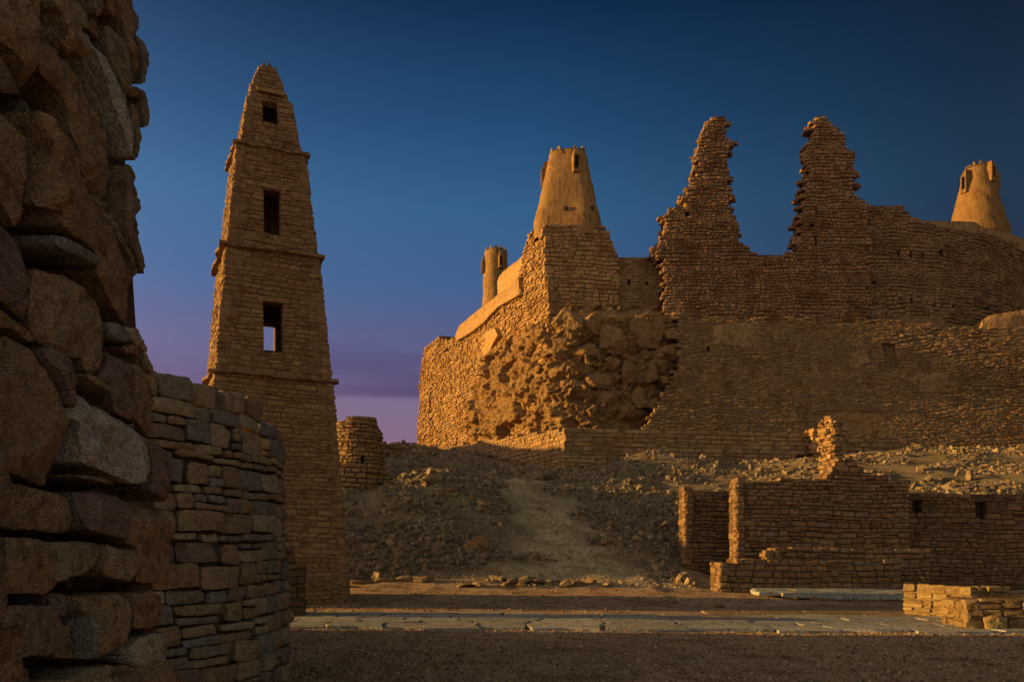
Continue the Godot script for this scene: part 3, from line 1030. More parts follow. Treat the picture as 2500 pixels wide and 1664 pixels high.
func minaret() -> void:
	var axis := Vector2(-6.2, -20.7)
	var root := thing("minaret", "tall tapering square stone minaret with three ledges and tall openings", "minaret", Vector3.ZERO)
	var n := Vector2(sin(deg_to_rad(25.0)), cos(deg_to_rad(25.0)))
	var dirs := [n, Vector2(-n.y, n.x), -n, Vector2(n.y, -n.x)]   # front, left, back, right
	dirs[1] = Vector2(-n.y, n.x)
	var out := masonry()
	var lintels := []
	# base height, top height, half width at the base and at the top
	var storeys := [[-0.3, 5.50, 1.74, 1.385], [5.50, 8.56, 1.36, 1.10], [8.56, 11.16, 1.075, 0.82], [11.16, 12.45, 0.735, 0.545], [12.45, 13.55, 0.50, 0.16]]
	var k := 0
	for s in storeys:
		var b: float = (s[2] - s[3]) / (s[1] - s[0])
		for f in 4:
			var d: Vector2 = dirs[f]
			var t := Vector2(d.y, -d.x)
			# seen from outside the plan runs from left to right
			var c: Vector2 = axis + d * s[2]
			var plan := Plan.new([c - t * s[2], c + t * s[2]], b, s[0])
			var g: float = s[2] - s[3]
			var o := PackedVector2Array([Vector2(0, s[0]), Vector2(2 * s[2], s[0]), Vector2(2 * s[2] - g, s[1]), Vector2(g, s[1])])
			if k == 4:
				var q: float = s[2]
				o = PackedVector2Array([Vector2(0, s[0]), Vector2(2 * q, s[0]), Vector2(1.86 * q, 12.75), Vector2(1.55 * q, 13.1), Vector2(1.15 * q, 13.46), Vector2(0.9 * q, 13.55), Vector2(0.5 * q, 13.4), Vector2(0.2 * q, 12.95), Vector2(0.06 * q, 12.7)])
			var holes := []
			if f == 0 and k == 1:
				holes = [plan.hole(645, 690, 740, 861, -1)]
			elif f == 0 and k == 2:
				holes = [plan.hole(646, 684, 464, 563, -1)]
			elif f == 0 and k == 3:
				holes = [plan.hole(643, 677, 231, 298, -1)]
			elif f == 2 and k == 1:
				holes = [plan.hole(634, 667, 803, 863, -1)]
			elif f == 1 and k == 1:
				holes = [[1.75, 2.1, 6.1, 7.3, -1]]
			elif f == 1 and k == 2:
				holes = [[1.25, 1.55, 8.75, 9.9, -1]]
			elif f == 0 and k == 0:
				holes = []
			if f == 0 and holes.size():
				lintels.append([plan, holes[0]])
			wall(out, plan, o, {"seed": 70 + k * 5 + f, "h": [0.075, 0.155], "w": [0.15, 0.48], "depth": 0.2, "thick": 0.42 if k < 3 else 0.2, "holes": holes, "proud": 0.009, "recess": 0.025, "jag": 0.03, "split": 0.3, "wave": 0.05, "gap": 0.010, "tilt": 0.03, "face_tilt": 0.035})
		k += 1
	finish(out, root, "old_stone", BUFF, Color(0.26, 0.175, 0.105), mid_shapes)
	# floors inside and the ledges outside
	var r := RandomNumberGenerator.new()
	r.seed = 8
	for lev in [[5.50, 1.385, 0.13], [8.56, 1.10, 0.15], [11.16, 0.82, 0.10]]:
		var v := PackedVector3Array()
		var m: float = lev[1] + lev[2]
		var ring: Array[Vector2] = []
		for f in 4:
			var d: Vector2 = dirs[f]
			var t := Vector2(d.y, -d.x)
			for i in 12:
				var a := lerpf(-m, m, i / 12.0)
				ring.append(axis + d * (m + r.randf_range(-0.05, 0.03)) + t * a)
		# the four sides above run clockwise or not; sort them by angle round the axis
		ring.sort_custom(func(a, b): return (a - axis).angle() < (b - axis).angle())
		var c := Vector3(axis.x, lev[0], axis.y)
		for i in ring.size():
			var a := ring[i]
			var b := ring[(i + 1) % ring.size()]
			var ya: float = lev[0] + 0.05 * rock_noise.get_noise_2d(a.x * 30, a.y * 30)
			var yb: float = lev[0] + 0.05 * rock_noise.get_noise_2d(b.x * 30, b.y * 30)
			var ta := Vector3(a.x, ya + 0.035, a.y)
			var tb := Vector3(b.x, yb + 0.035, b.y)
			var la := Vector3(a.x, ya - 0.035, a.y)
			var lb := Vector3(b.x, yb - 0.035, b.y)
			quad(v, la, lb, tb, ta)
			v.append_array(PackedVector3Array([c + Vector3(0, 0.05, 0), tb, ta, c - Vector3(0, 0.05, 0), la, lb]))
		part("ledge", soup(v), tone_mat("old_stone", 0, Color(0.34, 0.235, 0.14)), root)
	var fin := CylinderMesh.new()
	fin.top_radius = 0.012
	fin.bottom_radius = 0.03
	fin.height = 0.22
	fin.radial_segments = 8
	part("finial", fin, tone_mat("old_stone", 1, Color(0.2, 0.15, 0.1)), root, Transform3D(Basis(), Vector3(axis.x - 0.05, 13.62, axis.y)))
	var cap := lump(Vector3(0.24, 0.34, 0.24), 5, 0.12)
	part("cap", cap, tone_mat("old_stone", 0, BUFF[1]), root, Transform3D(Basis(), Vector3(axis.x - 0.02, 13.2, axis.y)))
	# lintels over the openings
	for l in lintels:
		var p: Plan = l[0]
		var hl: Array = l[1]
		var v := PackedVector3Array()
		box(v, Vector3(-0.5, -0.05, -0.3), Vector3(0.5, 0.05, 0.0))
		var at := p.at((hl[0] + hl[1]) / 2, hl[3] + 0.05, -0.03)
		part("lintel", soup(v), tone_mat("old_stone", 2, BUFF[2]), root, Transform3D(Basis(Vector3.UP, atan2(n.x, n.y)) * Basis.from_scale(Vector3(hl[1] - hl[0] + 0.3, 0.9, 1)), at))


func mud_lathe(hw: Callable, y0: float, y1: float, square: float, turn: float, sd: int, cuts := 26, around := 48) -> ArrayMesh:
	var v := PackedVector3Array()
	var idx := PackedInt32Array()
	for i in cuts + 1:
		var y := lerpf(y0, y1, float(i) / cuts)
		var h: float = hw.call(y)
		for j in around:
			var a := TAU * j / around
			var d := Vector2(cos(a), sin(a))
			var sq := pow(pow(absf(d.x), square) + pow(absf(d.y), square), -1.0 / square)
			var q := d.rotated(turn) * h * sq
			var k := rock_noise.get_noise_3d(q.x * 14 + sd * 30, y * 14, q.y * 14) * 0.09 + rock_noise.get_noise_3d(q.x * 50 + sd * 30, y * 50, q.y * 50) * 0.03
			q += d.rotated(turn) * k
			v.append(Vector3(q.x, y, q.y))
	for i in cuts:
		for j in around:
			var a0 := i * around + j
			var a1 := i * around + (j + 1) % around
			idx.append_array(PackedInt32Array([a0, a1, a1 + around, a0, a1 + around, a0 + around]))
	var top := v.size()
	v.append(Vector3(0, y1 - 0.5, 0))
	for j in around:
		idx.append_array(PackedInt32Array([top, cuts * around + j, cuts * around + (j + 1) % around]))
	return smooth_mesh(v, idx)


func mud_tower(label: String, at: Vector3, tall: float, base_w: float, top_w: float, square: float, turn: float, sd: int, teeth: int, boxes: Array, holes: Array, tone: Color) -> void:
	var root := thing("mud_tower", label, "tower", at, "mud towers of the fort")
	var hw := func(y: float):
		var f := clampf(y / tall, 0.0, 1.0)
		return lerpf(base_w, top_w, pow(f, 0.92))
	part("tower_wall", mud_lathe(hw, -1.2, tall, square, turn, sd), tone_mat("mud", 0, tone), root)
	var r := RandomNumberGenerator.new()
	r.seed = sd
	for i in teeth:
		if r.randf() < 0.05:
			continue
		var a := TAU * (i + 0.5 + r.randf_range(-0.15, 0.15)) / teeth
		var d := Vector2(cos(a), sin(a))
		var sq := pow(pow(absf(d.x), square) + pow(absf(d.y), square), -1.0 / square)
		var q := d.rotated(turn) * (top_w * sq - 0.14)
		var wide := TAU * top_w / teeth * 0.52
		var v := PackedVector3Array()
		var hgt := r.randf_range(0.16, 0.29)
		var tip := 0.12
		hexa(v, [Vector3(-wide, -0.3, 0.13), Vector3(wide, -0.3, 0.13), Vector3(wide * tip, hgt, 0.06), Vector3(-wide * tip, hgt, 0.06), Vector3(-wide, -0.3, -0.13), Vector3(wide, -0.3, -0.13), Vector3(wide * tip, hgt, -0.06), Vector3(-wide * tip, hgt, -0.06)])
		part("merlon", soup(v), tone_mat("mud", 0, tone), root, Transform3D(Basis(Vector3.UP, PI / 2 - a - turn), Vector3(q.x, tall, q.y)))
	for b in boxes:
		# a projecting shooting box: angle round the tower, height, width, height of the box
		var a: float = b[0]
		var y: float = b[1]
		var w: float = b[2] / 2
		var h: float = b[3]
		var d := Vector2(sin(a), cos(a))
		var loc := d.rotated(-turn)
		var sq := pow(pow(absf(loc.x), square) + pow(absf(loc.y), square), -1.0 / square)
		var reach: float = hw.call(y - h * 0.2) * sq
		var v := PackedVector3Array()
		var t := w * 0.42
		var z0 := -0.35
		var z1 := 0.26
		box(v, Vector3(-w, -h * 0.5, z0), Vector3(-w + t, h * 0.32, z1))
		box(v, Vector3(w - t, -h * 0.5, z0), Vector3(w, h * 0.32, z1))
		hexa(v, [Vector3(-w, h * 0.322, z1), Vector3(w, h * 0.322, z1), Vector3(0.04, h * 0.75, z1 * 0.2), Vector3(-0.04, h * 0.75, z1 * 0.2), Vector3(-w, h * 0.322, z0), Vector3(w, h * 0.322, z0), Vector3(0.04, h * 0.75, z0), Vector3(-0.04, h * 0.75, z0)])
		box(v, Vector3(-w + t + 0.002, -h * 0.5, z0), Vector3(w - t - 0.002, -h * 0.3, z1 * 0.8))
		part("shooting_box", soup(v), tone_mat("mud", 0, tone * 0.98), root, Transform3D(Basis(Vector3.UP, a), Vector3(d.x * reach, y, d.y * reach)))
		var s := PackedVector3Array()
		box(s, Vector3(-w + t + 0.004, -h * 0.42, z0), Vector3(w - t - 0.004, h * 0.3, 0.05))
		part("slit_shade", soup(s), M.dark, root, Transform3D(Basis(Vector3.UP, a), Vector3(d.x * reach, y, d.y * reach)))  # near-black box painted as the shade inside the opening
	for hl in holes:
		var a: float = hl[0]
		var y: float = hl[1]
		var d := Vector2(sin(a), cos(a))
		var loc := d.rotated(-turn)
		var sq := pow(pow(absf(loc.x), square) + pow(absf(loc.y), square), -1.0 / square)
		var reach: float = hw.call(y) * sq
		var v := PackedVector3Array()
		box(v, Vector3(-0.09, -0.12, -0.4), Vector3(0.09, 0.12, 0.06))
		part("drain_hole_shade", soup(v), M.dark, root, Transform3D(Basis(Vector3.UP, a), Vector3(d.x * reach, y, d.y * reach)))  # solid near-black box standing in for a hole and its shade


func mud_wall(label: String, plan: Plan, pixels: Array, thick: float, tone: Color, sd: int) -> void:
	# a plastered wall whose top is traced, built of narrow upright strips
	var root := thing("mud_wall", label, "wall")
	var o := plan.trace(pixels)
	var lo := 1e9
	var hi := -1e9
	for q in o:
		lo = minf(lo, q.x)
		hi = maxf(hi, q.x)
	var cols := 40
	var rows := 10
	var v := PackedVector3Array()
	var idx := PackedInt32Array()
	var flip := PackedVector2Array()
	for q in o:
		flip.append(Vector2(q.y, q.x))
	for i in cols + 1:
		var u := lerpf(lo + 0.02, hi - 0.02, float(i) / cols)
		var sp := scan(flip, u)
		var y0: float = sp[0][0] if sp.size() else 0.0
		var y1: float = sp[-1][1] if sp.size() else 0.0
		for j in rows + 1:
			var y := lerpf(y0, y1, float(j) / rows)
			var k := 0.07 * rock_noise.get_noise_3d(u * 22, y * 22, sd) + 0.03 * rock_noise.get_noise_3d(u * 80, y * 80, sd)
			v.append(plan.at(u, y, k))
		for j in rows + 1:
			var y := lerpf(y1 - 0.06, y0, float(j) / rows)
			v.append(plan.at(u, y, thick))
	var n := rows * 2 + 2
	for i in cols:
		for j in n:
			var a := i * n + j
			var b := i * n + (j + 1) % n
			idx.append_array(PackedInt32Array([a, b, b + n, a, b + n, a + n]))
	for e in [0, cols]:
		for j in rows:
			var a: int = e * n + j
			var b: int = e * n + n - 1 - j
			if e == 0:
				idx.append_array(PackedInt32Array([a, b, b - 1, a, b - 1, a + 1]))
			else:
				idx.append_array(PackedInt32Array([a, b - 1, b, a, a + 1, b - 1]))
	part("plastered_wall", smooth_mesh(v, idx), tone_mat("mud", 0, tone), root)


var left_plan: Plan
var front_plan: Plan

func fort() -> void:
	left_plan = Plan.new([Vector2(-6.6, -86.0), Vector2(-8.6, -81.5), Vector2(-9.0, -78.0), Vector2(-8.0, -74.0), Vector2(2.0, -50.0)], 0.035, 15.0)
	front_plan = Plan.new([Vector2(2.0, -50.0), Vector2(6.75, -50.6)], 0.012, 15.0)
	# --- the corner bastion
	var out := masonry()
	var left_o := left_plan.trace([[1013, 1130], [1013, 1093], [1018, 1044], [1013, 1004], [1012, 973], [1019, 944], [1030, 872], [1036, 848], [1069, 822], [1086, 832], [1115, 818], [1150, 800], [1178, 777], [1212, 737], [1240, 718], [1258, 706], [1268, 660], [1277, 615], [1290, 569], [1326, 546], [1332, 640], [1337, 760], [1336, 800], [1300, 1130]])
	wall(out, left_plan, left_o, {"seed": 21, "h": [0.17, 0.27], "w": [0.22, 0.6], "depth": 0.4, "thick": 1.6, "proud": 0.04, "recess": 0.1, "jag": 0.1, "split": 0.1, "wave": 0.12, "tilt": 0.04, "face_tilt": 0.08, "gap": 0.035, "missing": 0.015,
		"holes": [left_plan.hole(1046, 1052, 945, 1005, 0.5), left_plan.hole(1084, 1093, 848, 858, 0.5), left_plan.hole(1048, 1053, 1020, 1040, 0.4)]})
	var front_o := front_plan.trace([[1335, 800], [1330, 640], [1325, 546], [1474, 550], [1480, 560], [1491, 573], [1496, 590], [1499, 602], [1505, 615], [1510, 628], [1512, 800]])
	wall(out, front_plan, front_o, {"seed": 22, "h": [0.2, 0.3], "w": [0.25, 0.62], "depth": 0.35, "thick": 1.2, "proud": 0.016, "recess": 0.08, "jag": 0.12, "split": 0.1, "gap": 0.03, "wave": 0.1, "ends": true, "face_tilt": 0.03})
	var bast := thing("stone_bastion", "corner bastion of coursed stone glowing orange on its left face", "bastion")
	plaster(bast, left_plan, [[1150, 830], [1185, 812], [1215, 800], [1225, 820], [1205, 845], [1190, 870], [1170, 905], [1160, 880], [1145, 860]], Color(0.50, 0.335, 0.165), 301)
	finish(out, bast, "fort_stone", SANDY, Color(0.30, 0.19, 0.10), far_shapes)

	# --- mud walls on top of the left face
	mud_wall("plastered parapet stepping down along the sunlit left face of the fort", Plan.new([Vector2(-8.0, -73.5), Vector2(1.0, -51.9)], 0.02, 15.0), [[1112, 834], [1112, 815], [1120, 795], [1143, 775], [1178, 747], [1214, 719], [1250, 700], [1268, 668], [1268, 720], [1212, 752], [1178, 790], [1150, 812]], 0.5, Color(0.46, 0.31, 0.16), 3)
	mud_wall("smooth plastered wall with rounded shoulder below the square mud tower", Plan.new([Vector2(-1.9, -62.0), Vector2(1.2, -53.6)], 0.02, 15.0), [[1214, 745], [1214, 690], [1217, 676], [1226, 664], [1245, 648], [1262, 636], [1275, 624], [1284, 600], [1290, 760]], 0.6, Color(0.50, 0.335, 0.17), 4)

	# --- the recessed wall between the bastion and the ruin
	out = masonry()
	var rp := Plan.new([Vector2(6.3, -51.6), Vector2(9.9, -51.6)], 0.0, 15.0)
	wall(out, rp, rp.trace([[1495, 800], [1495, 624], [1540, 625], [1590, 625], [1640, 622], [1640, 800]]), {"seed": 31, "h": [0.14, 0.24], "w": [0.25, 0.7], "depth": 0.3, "thick": 0.9, "proud": 0.012, "recess": 0.02, "jag": 0.05, "gap": 0.015,
		"holes": [rp.hole(1533, 1539, 684, 692), rp.hole(1577, 1583, 687, 695)]})
	finish(out, thing("fort_wall", "short recessed wall between the corner bastion and left stone spire", "wall"), "fort_stone", [Color(0.44, 0.32, 0.18), Color(0.40, 0.29, 0.16), Color(0.46, 0.33, 0.19)], Color(0.34, 0.24, 0.13), far_shapes)

	# --- the ruined gable wall with its two spires
	out = masonry()
	var sp := Plan.new([Vector2(9.2, -49.5), Vector2(15.5, -49.35), Vector2(21.8, -49.5)], 0.012, 15.0)
	var left_spire := [[1590, 626], [1600, 606], [1610, 592], [1622, 565], [1629, 522], [1650, 508], [1666, 499], [1683, 461], [1693, 428], [1701, 407], [1703, 383], [1695, 366], [1707, 337], [1720, 300], [1734, 287], [1765, 286], [1776, 325], [1788, 354], [1776, 374], [1778, 416], [1782, 432], [1778, 453], [1794, 478], [1784, 490], [1788, 515], [1807, 544], [1805, 569], [1813, 594], [1840, 615], [1848, 624]]
	var right_spire := [[1906, 619], [1948, 615], [1958, 565], [1964, 499], [1973, 416], [1979, 354], [1983, 312], [1989, 296], [2006, 283], [2029, 289], [2039, 308], [2054, 329], [2064, 358], [2083, 378], [2083, 407], [2091, 432], [2083, 441], [2087, 463], [2103, 482], [2107, 494], [2120, 498], [2122, 800], [1620, 800], [1622, 630]]
	wall(out, sp, sp.trace(left_spire + right_spire), {"seed": 41, "h": [0.15, 0.26], "w": [0.2, 0.46], "depth": 0.35, "thick": 1.7, "proud": 0.016, "recess": 0.08, "jag": 0.3, "split": 0.15, "gap": 0.028, "ends": true, "end_jag": 0.16, "end_depth": 0.45, "wave": 0.14, "missing": 0.008, "face_tilt": 0.03, "ragged": 0.55,
		"holes": [sp.hole(1674, 1684, 517, 529), sp.hole(1992, 1996, 500, 523), sp.hole(1991, 1995, 575, 598), sp.hole(2101, 2105, 520, 542), sp.hole(1979, 1989, 549, 554), sp.hole(2096, 2100, 592, 612), sp.hole(1949, 1960, 774, 779), sp.hole(1631, 1635, 668, 672), sp.hole(1870, 1880, 627, 631)]})
	var ruin := thing("ruined_wall", "ruined high fort wall broken into two jagged pointed spires", "ruin")
	plaster(ruin, sp, [[1630, 800], [1632, 740], [1645, 712], [1660, 728], [1668, 755], [1690, 762], [1712, 778], [1760, 785], [1800, 800]], Color(0.36, 0.235, 0.135), 303)
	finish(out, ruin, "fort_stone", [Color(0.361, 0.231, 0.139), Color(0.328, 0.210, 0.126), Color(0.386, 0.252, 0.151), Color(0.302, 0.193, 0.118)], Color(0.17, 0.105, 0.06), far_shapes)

	# --- the curved wall on the right
	out = masonry()
	var pts := []
	for i in 13:
		var a := deg_to_rad(-4.0 + i * 6.6)
		pts.append(Vector2(22.4 + 16.6 * sin(a), -49.7 - 16.6 * (1.0 - cos(a))))
	var cp := Plan.new(pts, 0.03, 15.0)
	wall(out, cp, cp.trace([[2108, 806], [2108, 494], [2147, 501], [2176, 503], [2205, 501], [2215, 519], [2246, 536], [2300, 552], [2390, 566], [2470, 588], [2520, 600], [2560, 608], [2560, 830]]), {"seed": 51, "h": [0.16, 0.25], "w": [0.2, 0.46], "depth": 0.35, "thick": 1.5, "proud": 0.016, "recess": 0.08, "jag": 0.15, "split": 0.12, "gap": 0.03, "wave": 0.16, "face_tilt": 0.03, "ends": true,
		"holes": [cp.hole(2191, 2199, 614, 622), cp.hole(2222, 2229, 616, 626), cp.hole(2253, 2258, 614, 630), cp.hole(2296, 2306, 608, 622), cp.hole(2196, 2202, 730, 740), cp.hole(2225, 2231, 732, 742), cp.hole(2282, 2287, 739, 748), cp.hole(2299, 2303, 739, 748), cp.hole(2327, 2332, 740, 750), cp.hole(2410, 2422, 748, 757), cp.hole(2131, 2142, 685, 690)]})
	var curved := thing("fort_wall", "long curved stone wall below the right round mud tower", "wall")
	plaster(curved, cp, [[2150, 800], [2160, 770], [2200, 765], [2240, 775], [2300, 772], [2320, 800]], Color(0.34, 0.225, 0.125), 305)
	finish(out, curved, "fort_stone", [Color(0.320, 0.215, 0.129), Color(0.289, 0.195, 0.117), Color(0.343, 0.234, 0.140), Color(0.265, 0.179, 0.109)], Color(0.18, 0.115, 0.065), far_shapes)  # tones darkened to stand in for dimmer light on this side
	mud_wall("plastered parapet curving round the foot of the right mud tower", Plan.new([Vector2(24.5, -50.6), Vector2(30.0, -52.0), Vector2(34.5, -55.0), Vector2(38.0, -60.0)], 0.0, 15.0), [[2246, 560], [2250, 537], [2313, 539], [2383, 541], [2400, 556], [2440, 560], [2462, 568], [2500, 582], [2540, 600], [2540, 625], [2400, 590]], 0.6, Color(0.40, 0.27, 0.15), 6)

	# --- the plastered bastion at the right edge, with the masonry under it
	mud_wall("smooth brown plastered bastion at the right edge below the curved wall", Plan.new([Vector2(27.0, -48.35), Vector2(29.0, -48.05), Vector2(31.5, -47.95), Vector2(36.5, -48.3)], 0.22, 12.0), [[2395, 905], [2395, 800], [2402, 779], [2420, 769], [2460, 762], [2500, 756], [2580, 752], [2580, 910]], 2.4, Color(0.34, 0.225, 0.115), 8)

	# --- the battered stone slope
	out = masonry()
	var gp := Plan.new([Vector2(4.5, -46.9), Vector2(20.0, -46.9), Vector2(32.0, -46.4), Vector2(40.0, -47.5)], 0.24, 6.0)
	wall(out, gp, gp.trace([[1540, 1130], [1560, 1062], [1600, 1000], [1640, 930], [1665, 860], [1655, 800], [1650, 765], [1700, 770], [1760, 775], [1900, 782], [2000, 785], [2130, 785], [2300, 795], [2420, 800], [2600, 800], [2600, 1130]]), {"seed": 61, "h": [0.12, 0.22], "w": [0.2, 0.52], "depth": 0.35, "thick": 1.0, "proud": 0.012, "recess": 0.045, "jag": 0.3, "split": 0.15, "gap": 0.022, "wave": 0.25, "tilt": 0.03, "face_tilt": 0.03, "missing": 0.01,
		"holes": [gp.hole(2165, 2190, 840, 895, 0.3), gp.hole(1726, 1733, 846, 856, 0.4), gp.hole(1846, 1890, 855, 860, 0.25)]})
	var slope := thing("stone_revetment", "broad sloping stone revetment under the ruined fort walls", "revetment")
	plaster(slope, gp, [[1700, 835], [1730, 795], [1820, 788], [1900, 795], [1960, 790], [1990, 810], [1940, 828], [1880, 835], [1820, 850], [1760, 842]], Color(0.36, 0.25, 0.135), 307)
	plaster(slope, gp, [[2020, 860], [2060, 835], [2120, 830], [2150, 845], [2140, 880], [2090, 895], [2040, 890]], Color(0.34, 0.235, 0.13), 309)
	plaster(slope, gp, [[2210, 930], [2260, 905], [2330, 910], [2350, 940], [2300, 965], [2240, 960]], Color(0.33, 0.225, 0.125), 310)
	finish(out, slope, "fort_stone", [Color(0.344, 0.244, 0.130), Color(0.311, 0.214, 0.113), Color(0.370, 0.260, 0.143), Color(0.286, 0.197, 0.105), Color(0.260, 0.185, 0.109)], Color(0.24, 0.165, 0.09), far_shapes)  # stone tones lowered in place of shade on this slope

	# --- the retaining wall at its foot
	out = masonry()
	var ra := Plan.new([Vector2(-4.6, -60.5), Vector2(2.75, -43.0)], 0.02, 6.0)
	var rb := Plan.new([Vector2(2.75, -43.0), Vector2(10.0, -44.0), Vector2(17.5, -45.2), Vector2(22.0, -45.9)], 0.02, 6.0)
	wall(out, ra, ra.trace([[1098, 1120], [1098, 1086], [1160, 1080], [1230, 1068], [1300, 1058], [1377, 1048], [1377, 1170], [1200, 1170]]), {"seed": 62, "h": [0.16, 0.3], "w": [0.25, 0.6], "depth": 0.35, "thick": 0.7, "proud": 0.02, "recess": 0.04, "jag": 0.03, "gap": 0.02, "face_tilt": 0.07})
	wall(out, rb, rb.trace([[1378, 1170], [1378, 1048], [1500, 1050], [1700, 1052], [1900, 1053], [2000, 1055], [2200, 1060], [2200, 1180]]), {"seed": 63, "h": [0.17, 0.26], "w": [0.35, 1.05], "depth": 0.35, "thick": 0.7, "proud": 0.014, "recess": 0.03, "jag": 0.03, "gap": 0.016, "holes": [rb.hole(1946, 1979, 1109, 1150, 0.6)]})
	finish(out, thing("retaining_wall", "retaining wall with sharp corner, sunlit on its left end, below the cliff", "wall"), "fort_stone", [Color(0.44, 0.30, 0.165), Color(0.40, 0.27, 0.145), Color(0.47, 0.325, 0.18), Color(0.36, 0.25, 0.14)], Color(0.26, 0.18, 0.10), far_shapes)
	out = masonry()
	var bp := Plan.new([Vector2(16.3, -44.3), Vector2(17.2, -44.3)], 0.03, 6.0)
	wall(out, bp, PackedVector2Array([Vector2(0, 5.0), Vector2(0.95, 5.0), Vector2(0.9, 7.9), Vector2(0.05, 7.9)]), {"seed": 64, "h": [0.18, 0.26], "w": [0.35, 0.6], "thick": 1.2, "ends": true})
	finish(out, thing("stone_buttress", "narrow stone buttress beside the dark doorway at the fort's foot", "buttress"), "fort_stone", SANDY, Color(0.26, 0.18, 0.10), far_shapes)

	# --- towers of mud
	var t1 := ray(1400, 550, 52.2)
	mud_tower("large square mud tower with pointed merlons on the corner bastion", Vector3(t1.x - 0.3, t1.y, t1.z - 0.35), 4.55, 2.1, 1.12, 5.0, deg_to_rad(9), 2, 14, [[deg_to_rad(14), 3.45, 0.46, 1.25], [deg_to_rad(-83), 3.2, 0.46, 1.25]], [[deg_to_rad(-8), 0.42], [deg_to_rad(33), 0.4]], Color(0.36, 0.23, 0.105))
	var t2 := ray(1211, 740, 71.0)
	mud_tower("small round mud tower standing farthest left behind the parapet", t2, 4.5, 1.22, 0.95, 2.0, 0.0, 3, 10, [[deg_to_rad(22), 3.3, 0.4, 1.2], [deg_to_rad(-75), 3.1, 0.4, 1.2]], [], Color(0.38, 0.24, 0.105))
	var t3 := ray(2388, 575, 60.0)
	mud_tower("round mud tower high at the right above the curved wall", t3, 4.9, 2.1, 0.86, 2.0, 0.0, 4, 12, [[deg_to_rad(20), 4.1, 0.45, 1.2], [deg_to_rad(-68), 3.6, 0.45, 1.4], [deg_to_rad(80), 3.8, 0.45, 1.3]], [], Color(0.28, 0.175, 0.077))
	rock_outcrop()


func plaster(root: Node3D, plan: Plan, pixels: Array, tone: Color, sd: int) -> void:
	part("plaster_patch", poly_stone(plan.trace(pixels), plan, 0.12, 0.0, 0.2, 0.055, 0.25, sd), tone_mat("mud", 0, tone), root)


